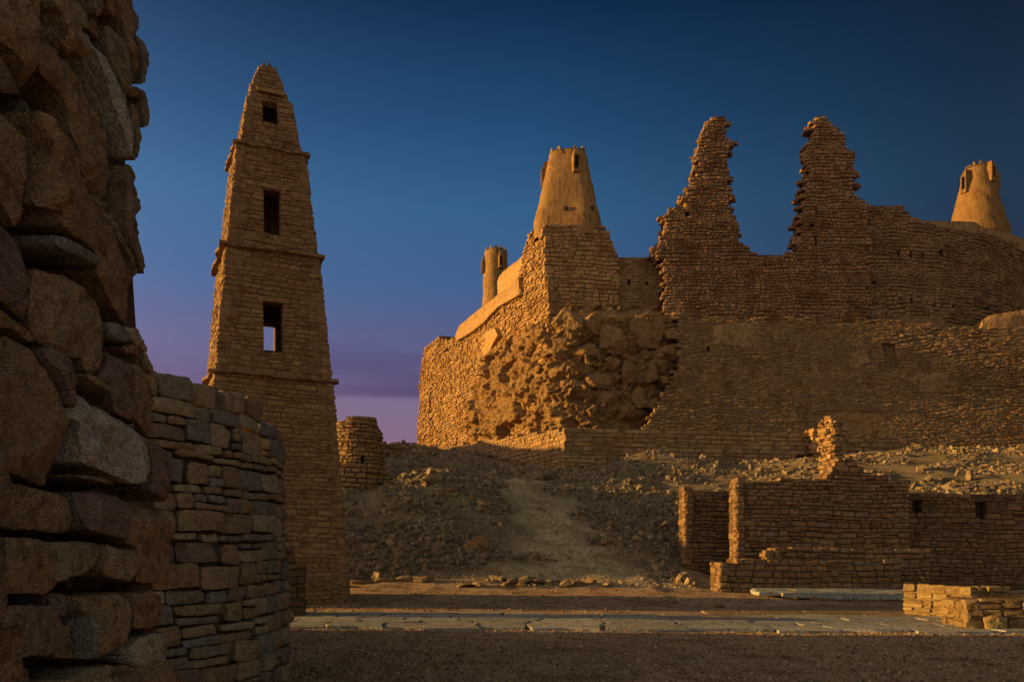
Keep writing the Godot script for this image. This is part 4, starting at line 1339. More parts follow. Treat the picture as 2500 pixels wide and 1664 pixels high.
func rock_outcrop() -> void:
	var root := thing("rock_outcrop", "bulging weathered rock outcrop carrying the corner bastion", "rock")
	var plan := Plan.new([Vector2(-3.2, -62.0), Vector2(-1.0, -56.5), Vector2(0.3, -53.3), Vector2(2.55, -48.95), Vector2(3.4, -48.5), Vector2(7.0, -48.8), Vector2(10.6, -49.3)], 0.05, 12.0)
	var o := plan.trace([[1128, 1100], [1140, 1000], [1150, 950], [1165, 900], [1180, 850], [1215, 830], [1235, 815], [1250, 800], [1275, 790], [1300, 765], [1332, 752], [1400, 760], [1500, 758], [1530, 762], [1600, 758], [1640, 766], [1668, 790], [1672, 850], [1660, 900], [1640, 960], [1600, 1010], [1560, 1070], [1500, 1120]])
	var lo := o[0]
	var hi := o[0]
	for q in o:
		lo = lo.min(q)
		hi = hi.max(q)
	var nx := 280
	var ny := 140
	var v := PackedVector3Array()
	var idx := PackedInt32Array()
	var inside := []
	for j in ny + 1:
		for i in nx + 1:
			var q := Vector2(lerpf(lo.x, hi.x, float(i) / nx), lerpf(lo.y, hi.y, float(j) / ny))
			var d := 1e9
			for k in o.size():
				d = minf(d, q.distance_to(Geometry2D.get_closest_point_to_segment(q, o[k], o[(k + 1) % o.size()])))
			var is_in := Geometry2D.is_point_in_polygon(q, o)
			var e := clampf(d / 1.1, 0.0, 1.0) if is_in else -clampf(d / 0.5, 0.0, 1.0)
			var right := smoothstep(12.0, 16.5, q.x)     # the craggy side
			var up := -0.55 + 0.75 * e
			var s := Vector3(q.x, q.y * 1.25, 2.0)
			up += e * (0.09 * sin(q.y * 5.5 + 2.5 * rock_noise.get_noise_2d(q.x * 14.0, q.y * 8.0)) + (0.42 - 0.16 * right) * plate_noise.get_noise_2d(q.x * 17.0 + 8.0 * rock_noise.get_noise_2d(q.x * 12.0, q.y * 12.0), q.y * 22.0 + 6.0 * rock_noise.get_noise_2d(q.y * 12.0, q.x * 12.0)) + (0.08 + 0.12 * right) * plate_noise.get_noise_2d(q.x * 44.0, q.y * 60.0 + 9.0 * rock_noise.get_noise_2d(q.x * 20.0, q.y * 20.0)) + (0.12 + 0.2 * right) * cell_noise.get_noise_3dv(s * 14.0) + 0.45 * absf(rock_noise.get_noise_3dv(s * 14.0)) + 0.26 * rock_noise.get_noise_3dv(s * 42.0) + 0.16 * rock_noise.get_noise_3dv(s * 120.0) + 0.07 * cell_noise.get_noise_3dv(s * 70.0))
			v.append(plan.at(q.x, q.y, -up))
			inside.append(is_in or d < 0.6)
	var w := nx + 1
	for j in ny:
		for i in nx:
			var a := j * w + i
			if inside[a] or inside[a + 1] or inside[a + w] or inside[a + w + 1]:
				idx.append_array(PackedInt32Array([a, a + w, a + w + 1, a, a + w + 1, a + 1]))
	part("cliff_face", smooth_mesh(v, idx), tone_mat("cliff", 0, Color(0.47, 0.31, 0.155)), root)
	# the separate blocks that stand out of its shaded side
	var blocks := [[1416, 905, 72, 34, 1], [1457, 930, 70, 38, 2], [1492, 893, 36, 34, 3], [1540, 910, 44, 56, 4], [1582, 915, 50, 56, 5], [1495, 828, 70, 66, 6], [1577, 808, 82, 72, 7], [1636, 815, 52, 30, 8], [1632, 858, 60, 42, 9], [1622, 930, 34, 30, 10], [1528, 1002, 46, 36, 11], [1400, 800, 52, 48, 13], [1445, 790, 40, 50, 14], [1600, 890, 40, 30, 15], [1560, 970, 44, 50, 16], [1430, 858, 60, 40, 18], [1596, 985, 44, 34, 23], [1480, 975, 50, 46, 24], [1375, 850, 50, 48, 17]]
	for b in blocks:
		var h := plan.hit(b[0], b[1])
		var at := plan.at(h.x, h.y, 0.05)
		var m := lump(Vector3(b[2] * 0.0142, b[3] * 0.0142, 0.55), b[4] + 30, 0.5, 26, 40)
		part("rock", m, tone_mat("cliff", 0, Color(0.43, 0.29, 0.15) if b[4] % 2 else Color(0.47, 0.315, 0.165)), root, Transform3D(Basis(Vector3(0, 1, 0), deg_to_rad(b[4] * 37 % 40 - 20)), at))


func watch_tower() -> void:
	var root := thing("watch_tower", "small ruined rounded stone tower beside the minaret, sunlit at the top", "tower")
	var out := masonry()
	var mid := xz(877, 35.2)
	var pts := []
	for i in 15:
		var a := deg_to_rad(-100.0 + i * 14.0)
		pts.append(mid + Vector2(sin(a), cos(a)) * 1.14)
	var plan := Plan.new(pts, 0.04, 3.0)
	var o := PackedVector2Array([Vector2(0, 2.6), Vector2(plan.length(), 2.6), Vector2(plan.length(), 6.4), Vector2(plan.length() * 0.84, 6.5), Vector2(plan.length() * 0.82, 6.85), Vector2(plan.length() * 0.45, 6.85), Vector2(plan.length() * 0.2, 6.75), Vector2(0, 6.7)])
	wall(out, plan, o, {"seed": 81, "h": [0.12, 0.24], "w": [0.18, 0.46], "depth": 0.25, "thick": 0.5, "proud": 0.03, "recess": 0.07, "split": 0.1, "gap": 0.028, "wave": 0.06, "jag": 0.05, "tilt": 0.04, "face_tilt": 0.08, "holes": [plan.hole(881, 891, 1110, 1125, 0.45)]})
	# the broken wall that falls away from it to the right, and the stub on its left
	var wp := Plan.new([xz(905, 34.6), xz(985, 35.2)], 0.03, 3.0)
	wall(out, wp, wp.trace([[905, 1260], [905, 1120], [930, 1140], [945, 1155], [965, 1160], [985, 1172], [985, 1260]]), {"seed": 82, "h": [0.14, 0.26], "w": [0.2, 0.5], "thick": 0.6, "proud": 0.03, "recess": 0.07, "gap": 0.028, "ends": true, "jag": 0.1})
	var lp := Plan.new([xz(812, 34.9), xz(846, 34.6)], 0.03, 3.0)
	wall(out, lp, lp.trace([[812, 1260], [812, 1092], [846, 1092], [846, 1260]]), {"seed": 83, "h": [0.12, 0.22], "w": [0.2, 0.45], "thick": 0.6, "proud": 0.03, "recess": 0.07, "gap": 0.028})
	finish(out, root, "old_stone", [Color(0.48, 0.34, 0.19), Color(0.43, 0.30, 0.17), Color(0.51, 0.365, 0.21), Color(0.39, 0.27, 0.16)], Color(0.16, 0.105, 0.06), mid_shapes)
	out = masonry()
	var hp := Plan.new([xz(935, 47.0), xz(1110, 51.0)], 0.02, 6.0)
	wall(out, hp, hp.trace([[935, 1130], [935, 1088], [960, 1086], [980, 1092], [1000, 1096], [1040, 1098], [1075, 1102], [1110, 1106], [1110, 1140]]), {"seed": 84, "h": [0.16, 0.28], "w": [0.25, 0.6], "thick": 0.6, "proud": 0.04, "recess": 0.08, "gap": 0.03, "jag": 0.1, "ends": true})
	finish(out, thing("ruined_wall", "low crumbling wall along the hilltop left of the fort", "wall"), "old_stone", [Color(0.36, 0.26, 0.15), Color(0.31, 0.22, 0.13), Color(0.40, 0.29, 0.17)], Color(0.2, 0.14, 0.08), far_shapes)


func house() -> void:
	var mix := {"depth": 0.25, "thick": 0.62, "proud": 0.02, "recess": 0.05, "gap": 0.016, "split": 0.2, "tilt": 0.03, "face_tilt": 0.06, "h": [0.09, 0.19], "w": [0.16, 0.5], "wave": 0.06, "jag": 0.02}
	var lit := {"depth": 0.25, "thick": 0.3, "proud": 0.03, "recess": 0.06, "gap": 0.016, "split": 0.15, "tilt": 0.04, "face_tilt": 0.09, "h": [0.12, 0.24], "w": [0.2, 0.42], "jag": 0.04}
	# --- each wall: where its front left corner stands, how far it runs, and which way it faces
	var walls := [
		["house_wall", "rear stone wall of the ruined house, left of the doorway gap, end sunlit", xz(1672, 28.3), 2.6, 7.0, 0.62, [[0, -0.2], [2.6, -0.2], [2.6, 3.30], [0, 3.38]], [], 101],
		["house_wall", "main front wall of the ruined house with narrow sunlit left end", xz(1797, 26.4), 5.95, 5.0, 0.62, [[0, -0.2], [5.9, -0.2], [5.9, 3.62], [4.6, 3.80], [4.0, 4.3], [3.5, 4.35], [3.05, 3.72], [2.0, 3.66], [1.0, 3.55], [0, 3.52]], [], 102],
		["bench_wall", "low stone wall in front of the ruined house, left end sunlit", xz(1757, 24.2), 5.6, 4.0, 0.9, [[0, -0.2], [5.6, -0.2], [5.6, 1.02], [0, 0.98]], [], 103],
		["terrace_wall", "stone terrace wall stepped back above the low bench wall", xz(1890, 25.0), 5.0, 4.0, 0.7, [[0, -0.2], [5.0, -0.2], [5.0, 1.34], [0, 1.32]], [], 104]]
	for w in walls:
		var out := masonry()
		var a: Vector2 = w[2]
		var t := Vector2(cos(deg_to_rad(w[4])), -sin(deg_to_rad(w[4])))
		var n := Vector2(-t.y, t.x)
		var plan := Plan.new([a, a + t * w[3]], 0.02, 0.0)
		var o := PackedVector2Array()
		for q in w[6]:
			o.append(Vector2(q[0], q[1]))
		var m := mix.duplicate()
		m.seed = w[8]
		m.thick = w[5]
		wall(out, plan, o, m)
		# the end that faces the low sun
		var th: float = w[5]
		var side := Plan.new([a - n * th + t * 0.0, a], 0.01, 0.0)
		var top: float = w[6][-1][1]
		var e := lit.duplicate()
		e.seed = w[8] + 50
		wall(out, side, PackedVector2Array([Vector2(0, -0.2), Vector2(th, -0.2), Vector2(th, top), Vector2(0, top)]), e)
		finish(out, thing(w[0], w[1], "wall"), "old_stone", HOUSE, Color(0.17, 0.11, 0.065), mid_shapes)
	# --- the small pier on the bench
	var out := masonry()
	var pa := xz(1868, 24.75)
	var pp := Plan.new([pa, pa + Vector2(0.35, -0.02)], 0.0, 0.0)
	var pm := lit.duplicate()
	pm.seed = 105
	wall(out, pp, PackedVector2Array([Vector2(0, 0.9), Vector2(0.4, 0.9), Vector2(0.4, 1.3), Vector2(0, 1.3)]), pm)
	var ps := Plan.new([pa + Vector2(-0.02, -0.4), pa], 0.0, 0.0)
	pm.seed = 106
	wall(out, ps, PackedVector2Array([Vector2(0, 0.9), Vector2(0.4, 0.9), Vector2(0.4, 1.3), Vector2(0, 1.3)]), pm)
	finish(out, thing("stone_pier", "small square stone pier standing on the low bench wall", "pier"), "old_stone", HOUSE, Color(0.2, 0.13, 0.08), mid_shapes)
	# --- the broken stump of wall above the house
	out = masonry()
	var sa := xz(2032, 27.2)
	var st := Vector2(cos(deg_to_rad(12.0)), -sin(deg_to_rad(12.0)))
	var sn := Vector2(-st.y, st.x)
	var sp := Plan.new([sa, sa + st * 1.2], 0.0, 3.0)
	var sm := mix.duplicate()
	sm.seed = 107
	sm.ends = true
	sm.jag = 0.12
	wall(out, sp, PackedVector2Array([Vector2(-0.02, 3.2), Vector2(1.1, 3.2), Vector2(0.8, 4.1), Vector2(0.45, 4.5), Vector2(0.62, 5.2), Vector2(0.5, 5.62), Vector2(0.05, 5.7)]), sm)
	var se := Plan.new([sa - sn * 0.68 + st * -0.12, sa], 0.0, 3.0)
	var sl := lit.duplicate()
	sl.seed = 108
	sl.jag = 0.1
	sl.face_tilt = 0.14
	sl.h = [0.06, 0.13]
	sl.w = [0.1, 0.26]
	sl.proud = 0.06
	wall(out, se, PackedVector2Array([Vector2(0.0, 3.2), Vector2(0.72, 3.2), Vector2(0.74, 4.2), Vector2(0.72, 5.55), Vector2(0.5, 5.78), Vector2(0.2, 5.8), Vector2(0.0, 5.4), Vector2(0.05, 4.7), Vector2(0.2, 4.2), Vector2(0.12, 3.7)]), sl)
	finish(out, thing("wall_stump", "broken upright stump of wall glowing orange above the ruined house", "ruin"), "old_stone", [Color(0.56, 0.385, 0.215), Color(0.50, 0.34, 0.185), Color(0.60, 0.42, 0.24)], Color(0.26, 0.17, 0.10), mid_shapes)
	# --- the wing with two small windows
	out = masonry()
	var wp := Plan.new([xz(2206, 27.5), xz(2206, 27.5) + Vector2(7.5, -0.3)], 0.02, 0.0)
	var wo := PackedVector2Array([Vector2(0, -0.2), Vector2(7.5, -0.2), Vector2(7.5, 3.22), Vector2(0, 3.22)])
	var wm := mix.duplicate()
	wm.seed = 109
	wm.recess = 0.03
	wm.holes = [wp.hole(2231, 2251, 1221, 1254, 0.42), wp.hole(2384, 2411, 1224, 1262, 0.42)]
	wall(out, wp, wo, wm)
	var wing := thing("house_wall", "dark right wing of the ruined house with two small windows", "wall")
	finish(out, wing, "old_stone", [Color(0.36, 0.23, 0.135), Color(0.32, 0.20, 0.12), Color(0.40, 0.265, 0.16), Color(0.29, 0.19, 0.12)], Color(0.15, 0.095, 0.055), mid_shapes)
	for hl in wm.holes:
		var v := PackedVector3Array()
		box(v, Vector3(-0.5, -0.03, -0.25), Vector3(0.5, 0.03, 0.06))
		part("window_lintel", soup(v), tone_mat("wood", 0, Color(0.12, 0.08, 0.05)), wing, Transform3D(Basis.from_scale(Vector3(hl[1] - hl[0] + 0.3, 1, 1)), wp.at((hl[0] + hl[1]) / 2, hl[3] + 0.03, 0.0)))


func low_walls() -> void:
	var m := {"depth": 0.22, "thick": 0.5, "proud": 0.02, "recess": 0.035, "gap": 0.012, "split": 0.2, "tilt": 0.04, "face_tilt": 0.06, "h": [0.1, 0.2], "w": [0.16, 0.42], "wave": 0.05, "jag": 0.02}
	var out := masonry()
	var a := xz(2204, 17.3)
	var b := xz(2372, 16.2)
	var p := Plan.new([a, b], 0.02, 0.0)
	var q := m.duplicate()
	q.seed = 121
	wall(out, p, PackedVector2Array([Vector2(0, -0.1), Vector2(p.length(), -0.1), Vector2(p.length(), 0.58), Vector2(0, 0.62)]), q)
	var end := Plan.new([a + Vector2(0.55, -0.35), a], 0.0, 0.0)
	var c := b + Vector2(1.6, -0.1)
	var p2 := Plan.new([b, c], 0.0, 0.0)
	q = m.duplicate()
	q.seed = 122
	wall(out, p2, PackedVector2Array([Vector2(0, -0.1), Vector2(p2.length(), -0.1), Vector2(p2.length(), 0.56), Vector2(0, 0.58)]), q)
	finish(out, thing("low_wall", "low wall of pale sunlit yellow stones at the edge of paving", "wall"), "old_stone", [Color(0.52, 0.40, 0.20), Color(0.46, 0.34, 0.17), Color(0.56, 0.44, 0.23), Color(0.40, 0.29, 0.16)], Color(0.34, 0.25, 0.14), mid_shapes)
	# slabs on top
	out = masonry()
	a = xz(2362, 14.3)
	b = xz(2520, 14.0)
	p = Plan.new([a, b + Vector2(1.0, 0)], 0.02, 0.0)
	q = m.duplicate()
	q.seed = 123
	q.thick = 1.0
	var big := p.hole(2400, 2462, 1502, 1562, 0.05)
	q.holes = [big]
	wall(out, p, PackedVector2Array([Vector2(0, -0.1), Vector2(p.length(), -0.1), Vector2(p.length(), 0.44), Vector2(0, 0.46)]), q)
	var s := Plan.new([a + Vector2(0.05, -1.0), a], 0.0, 0.0)
	q = m.duplicate()
	q.seed = 124
	q.thick = 0.3
	wall(out, s, PackedVector2Array([Vector2(0, -0.1), Vector2(1.0, -0.1), Vector2(1.0, 0.46), Vector2(0, 0.46)]), q)
	var root := thing("low_wall", "nearest low stone wall at the right edge, set with a large flat stone", "wall")
	finish(out, root, "old_stone", [Color(0.40, 0.29, 0.165), Color(0.35, 0.25, 0.14), Color(0.44, 0.33, 0.19), Color(0.31, 0.22, 0.13)], Color(0.26, 0.18, 0.10), mid_shapes)
	var o := p.trace([[2402, 1504], [2430, 1500], [2460, 1508], [2462, 1545], [2440, 1562], [2418, 1556], [2408, 1535]])
	part("big_stone", poly_stone(o, p, 0.03, 0.05, 0.2, 0.012, 0.02, 900), tone_mat("old_stone", 3, Color(0.50, 0.385, 0.20)), root)
	# the dark low wall between the bastion and the minaret, and an unseen higher one added to shade the yard
	out = masonry()
	var dp := Plan.new([Vector2(-5.7, -8.4), Vector2(-5.2, -13.9)], 0.0, 0.0)
	q = m.duplicate()
	q.seed = 125
	wall(out, dp, PackedVector2Array([Vector2(0, -0.1), Vector2(5.5, -0.1), Vector2(5.5, 3.0), Vector2(0, 2.9)]), q)
	finish(out, thing("added_shade_wall", "unseen high wall added behind the round bastion to shade the yard", "wall"), "old_stone", HOUSE, Color(0.2, 0.13, 0.08), mid_shapes)
	out = masonry()
	var ep := Plan.new([Vector2(-4.75, -15.9), Vector2(-4.02, -16.1)], 0.0, 0.0)
	q = m.duplicate()
	q.seed = 126
	q.thick = 0.8
	wall(out, ep, PackedVector2Array([Vector2(0, -0.1), Vector2(0.73, -0.1), Vector2(0.73, 1.1), Vector2(0.52, 1.12), Vector2(0.5, 1.48), Vector2(0, 1.5)]), q)
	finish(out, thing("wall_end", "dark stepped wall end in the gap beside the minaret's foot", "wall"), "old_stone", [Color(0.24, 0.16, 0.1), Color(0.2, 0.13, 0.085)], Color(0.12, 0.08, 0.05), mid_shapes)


func flag(r: RandomNumberGenerator, x0: float, x1: float, d0: float, d1: float, lift: float) -> ArrayMesh:
	var c := Vector2((x0 + x1) / 2, (d0 + d1) / 2)
	var g := 0.012
	var ring: Array[Vector2] = []
	for q in [Vector2(x0 + g, d0 + g), Vector2((x0 + x1) / 2, d0 + g), Vector2(x1 - g, d0 + g), Vector2(x1 - g, (d0 + d1) / 2), Vector2(x1 - g, d1 - g), Vector2((x0 + x1) / 2, d1 - g), Vector2(x0 + g, d1 - g), Vector2(x0 + g, (d0 + d1) / 2)]:
		var s := Vector2(q.x + 0.12 * rock_noise.get_noise_2d(q.x * 40, q.y * 40), q.y + 0.12 * rock_noise.get_noise_2d(q.x * 40 + 300, q.y * 40))
		ring.append(s.lerp(c, 0.02) + Vector2(r.randf_range(-0.02, 0.02), r.randf_range(-0.02, 0.02)))
	var tx := r.randf_range(-0.008, 0.008)
	var td := r.randf_range(-0.008, 0.008)
	var v := PackedVector3Array()
	var n := ring.size()
	lift += land(c.x, -c.y)
	var up := func(q: Vector2, y: float): return Vector3(q.x, lift + y + (q.x - c.x) * tx + (q.y - c.y) * td, -q.y)
	for i in n:
		var a := ring[i]
		var b := ring[(i + 1) % n]
		quad(v, up.call(a, -0.06), up.call(b, -0.06), up.call(b, 0.028), up.call(a, 0.028))
		var ia := a.lerp(c, 0.04)
		var ib := b.lerp(c, 0.04)
		quad(v, up.call(a, 0.028), up.call(b, 0.028), up.call(ib, 0.035), up.call(ia, 0.035))
		v.append_array(PackedVector3Array([up.call(c, 0.036), up.call(ib, 0.035), up.call(ia, 0.035)]))
	return soup(v)


func paving() -> void:
	var r := RandomNumberGenerator.new()
	r.seed = 33
	var tones := [Color(0.52, 0.58, 0.62), Color(0.46, 0.51, 0.54), Color(0.58, 0.63, 0.66), Color(0.50, 0.51, 0.51)]
	var root := Node3D.new()
	root.name = "paved_path"
	root.set_meta("kind", "structure")
	add_child(root)
	var d := 14.05
	while d < 16.6:
		var h := r.randf_range(0.5, 0.8)
		var x := -7.0 + r.randf_range(-0.4, 0.4)
		while x < 12.0:
			var w := r.randf_range(0.7, 1.6)
			part("flagstone", flag(r, x, x + w, d + (r.randf_range(-0.25, 0.12) if d < 14.1 else 0.0), d + h + (r.randf_range(-0.1, 0.3) if d > 16.0 else 0.0), 0.006 + r.randf() * 0.012), tone_mat("slab", 0, tones[r.randi() % 4]), root)
			x += w
		d += h
	var fan := Node3D.new()
	fan.name = "paved_apron"
	fan.set_meta("kind", "structure")
	add_child(fan)
	var warm := [Color(0.42, 0.34, 0.25), Color(0.38, 0.30, 0.22), Color(0.45, 0.37, 0.27)]
	d = 16.62
	while d < 19.4:
		var h := r.randf_range(0.45, 0.7)
		var x := 3.4 + (d - 16.6) * 0.7 + r.randf_range(-0.3, 0.3)
		while x < 8.5 + (d - 17.0) * 0.4:
			var w := r.randf_range(0.6, 1.4)
			part("flagstone", flag(r, x, x + w, d, d + h, 0.008), tone_mat("slab", 1, warm[r.randi() % 3]), fan)
			x += w
		d += h
	# the raised terrace before the house
	var ter := Node3D.new()
	ter.name = "house_terrace"
	ter.set_meta("kind", "structure")
	add_child(ter)
	d = 21.4
	while d < 24.6:
		var h := r.randf_range(0.5, 0.8)
		var x := 7.0 + r.randf_range(-0.3, 0.2) + maxf(0.0, 22.5 - d) * 0.9
		while x < 13.5:
			var w := r.randf_range(0.6, 1.3)
			part("flagstone", flag(r, x, x + w, d, d + h, 0.13), tone_mat("slab", 0, tones[r.randi() % 4]), ter)
			x += w
		d += h
	var v := PackedVector3Array()
	hexa(v, [Vector3(8.1, -0.1, -21.45), Vector3(13.6, -0.1, -21.45), Vector3(13.6, 0.1, -21.45), Vector3(8.1, 0.1, -21.45), Vector3(7.2, -0.1, -24.9), Vector3(13.6, -0.1, -24.9), Vector3(13.6, 0.1, -24.9), Vector3(7.2, 0.1, -24.9)])
	part("terrace_base", soup(v), tone_mat("old_stone", 0, HOUSE[1]), ter)


func loose(called: String, label: String, category: String, px: float, py: float, d: float, size: Vector3, turn: float, tone: Color, sd: int, group := "") -> void:
	var q := xz(px, d)
	var at := Vector3(q.x, land(q.x, q.y) + size.y * 0.55, q.y)
	var o := part(called, lump(size, sd, 0.3, 14, 20), tone_mat("old_stone", 4, tone), self, Transform3D(Basis(Vector3.UP, turn) * Basis(Vector3(0, 0, 1), sd % 5 * 0.05 - 0.1), at))
	tag(o, label, category, group)


func shard(r: RandomNumberGenerator) -> ArrayMesh:
	var v := PackedVector3Array()
	var n := 5
	var a: Array[Vector3] = []
	var b: Array[Vector3] = []
	for i in n:
		var t := TAU * (i + r.randf_range(-0.3, 0.3)) / n
		var k := r.randf_range(0.7, 1.1)
		a.append(Vector3(cos(t) * k * 0.5, 0.5 + r.randf_range(-0.25, 0.2), sin(t) * k * 0.36))
		b.append(Vector3(cos(t) * k * 0.58, -0.5, sin(t) * k * 0.42))
	var c := Vector3(0, 0.55, 0)
	for i in n:
		var j := (i + 1) % n
		quad(v, b[j], b[i], a[i], a[j])
		v.append_array(PackedVector3Array([c, a[i], a[j]]))
	return soup(v)


func scatter(called: String, label: String, category: String, count: int, sd: int, pick: Callable, size: Vector2, flat: Vector2, tones: Array) -> void:
	var r := RandomNumberGenerator.new()
	r.seed = sd
	var places: Array[Transform3D] = []
	var colors := PackedColorArray()
	var tries := 0
	while places.size() < count and tries < count * 6:
		tries += 1
		var q: Vector2 = pick.call(r)
		if q == Vector2.INF:
			continue
		var y := land(q.x, q.y)
		var s := size.x * pow(size.y / size.x, pow(r.randf(), 2.2))
		var nx := land(q.x + 0.3, q.y) - y
		var nz := land(q.x, q.y + 0.3) - y
		var n := Vector3(-nx, 0.3, -nz).normalized()
		var side := n.cross(Vector3.BACK).normalized() if absf(n.z) < 0.9 else Vector3.RIGHT
		var b := Basis(side, n, side.cross(n)) * Basis(Vector3.UP, r.randf() * TAU) * Basis(Vector3(1, 0, 0), r.randfn(0, 0.28)) * Basis(Vector3(0, 0, 1), r.randfn(0, 0.28))
		var th := r.randf_range(flat.x, flat.y)
		places.append(Transform3D(b * Basis.from_scale(Vector3(s, s * th, s)), Vector3(q.x, y + s * th * 0.25, q.y)))
		colors.append(warm(tones[r.randi() % tones.size()]) * r.randf_range(0.8, 1.2))
	var mm := MultiMesh.new()
	mm.transform_format = MultiMesh.TRANSFORM_3D
	mm.use_colors = true
	mm.mesh = shard(r)
	mm.instance_count = places.size()
	for i in places.size():
		mm.set_instance_transform(i, places[i])
		mm.set_instance_color(i, colors[i])
	var o := MultiMeshInstance3D.new()
	o.name = called
	o.multimesh = mm
	o.material_override = M.old_stone
	o.set_meta("kind", "stuff")
	tag(o, label, category)
	add_child(o)


func blocked(x: float, d: float) -> bool:
	return x > 5.75 and x < 17.0 and d > 23.5 and d < 28.6


func rubble() -> void:
	var slope := func(r: RandomNumberGenerator) -> Vector2:
		var d := 25.2 + 30.0 * pow(r.randf(), 1.5)
		var px := r.randf_range(640.0, 2620.0)
		var x := (px - CX) / FOCAL * d
		if blocked(x, d):
			return Vector2.INF
		var k := hill_noise.get_noise_2d(x * 2.2 + 11.0, d * 2.2) * 1.5 + 0.75 - 1.25 * path_share(x, d)
		if d < 27.5:
			k -= 0.35
		k -= 0.42 * smoothstep(4.0, 9.0, x) * smoothstep(29.0, 31.0, d)
		return Vector2(x, -d) if r.randf() < k else Vector2.INF
	scatter("scree", "dark slate scree strewn over the hillside below the fort", "scree", 46000, 201, slope, Vector2(0.06, 0.32), Vector2(0.12, 0.36), [Color(0.36, 0.29, 0.20), Color(0.30, 0.25, 0.19), Color(0.46, 0.37, 0.25), Color(0.20, 0.17, 0.14), Color(0.48, 0.40, 0.28), Color(0.16, 0.135, 0.115), Color(0.30, 0.27, 0.235), Color(0.40, 0.33, 0.23)])
	scatter("rubble_blocks", "chunkier angular rubble lying among the hillside scree", "rubble", 7000, 202, slope, Vector2(0.07, 0.42), Vector2(0.35, 0.8), [Color(0.42, 0.34, 0.23), Color(0.28, 0.225, 0.165), Color(0.34, 0.28, 0.205), Color(0.50, 0.41, 0.29)])
	var path := func(r: RandomNumberGenerator) -> Vector2:
		var d := r.randf_range(24.6, 42.0)
		var x := r.randf_range(-3.0, 6.0)
		return Vector2(x, -d) if not blocked(x, d) and r.randf() < 0.3 + path_share(x, d) else Vector2.INF
	scatter("path_gravel", "fine pale gravel on the trodden path up the hill", "gravel", 9000, 203, path, Vector2(0.03, 0.12), Vector2(0.3, 0.6), [Color(0.62, 0.53, 0.37), Color(0.50, 0.42, 0.29), Color(0.70, 0.61, 0.44)])
	var yard := func(r: RandomNumberGenerator) -> Vector2:
		var d := 8.6 * pow(14.0 / 8.6, r.randf())
		var px := r.randf_range(560.0, 2600.0)
		return Vector2((px - CX) / FOCAL * d, -d)
	scatter("yard_gravel", "fine reddish gravel covering the ground in front", "gravel", 26000, 204, yard, Vector2(0.012, 0.05), Vector2(0.4, 0.8), [Color(0.54, 0.395, 0.275), Color(0.42, 0.305, 0.21), Color(0.60, 0.47, 0.345), Color(0.30, 0.215, 0.15), Color(0.66, 0.55, 0.43)])
	var strip := func(r: RandomNumberGenerator) -> Vector2:
		var d := r.randf_range(16.8, 26.0)
		var px := r.randf_range(700.0, 2560.0)
		var x := (px - CX) / FOCAL * d
		return Vector2.INF if blocked(x, d) or (x > 3.6 and d < 19.4) or (x > 7.0 and d > 21.2) else Vector2(x, -d)
	scatter("verge_gravel", "scattered small stones on the bare earth behind the path", "gravel", 5000, 205, strip, Vector2(0.015, 0.08), Vector2(0.25, 0.7), [Color(0.36, 0.26, 0.18), Color(0.28, 0.20, 0.14), Color(0.42, 0.32, 0.22)])


func kerb() -> void:
	var root := thing("stone_kerb", "broken row of flat stones along the foot of the hill", "kerb")
	var r := RandomNumberGenerator.new()
	r.seed = 66
	var x := -5.4
	var i := 0
	while x < 2.9:
		var w := r.randf_range(0.2, 0.8)
		i += 1
		if r.randf() < 0.72:
			var d := 24.9 + 0.35 * sin(x * 1.3) + r.randf_range(-0.3, 0.3)
			var h := r.randf_range(0.04, 0.12) * (0.8 + 0.5 * r.randf())
			for row in (2 if r.randf() < 0.4 else 1):
				var m := lump(Vector3(w * r.randf_range(0.45, 0.65), h, r.randf_range(0.14, 0.3)), i + 60 + row * 40, 0.45, 10, 16)
				part("stone", m, tone_mat("old_stone", 5, [Color(0.42, 0.32, 0.21), Color(0.34, 0.26, 0.18), Color(0.50, 0.41, 0.29), Color(0.38, 0.27, 0.18)][r.randi() % 4]), root, Transform3D(Basis(Vector3.UP, r.randf_range(-0.5, 0.5)) * Basis(Vector3(0, 0, 1), r.randfn(0, 0.12)), Vector3(x + w / 2 + row * 0.1, land(x + w / 2, -d) + h * (0.5 + row * 1.3), -d + row * 0.06)))
		x += w * r.randf_range(0.75, 1.25)


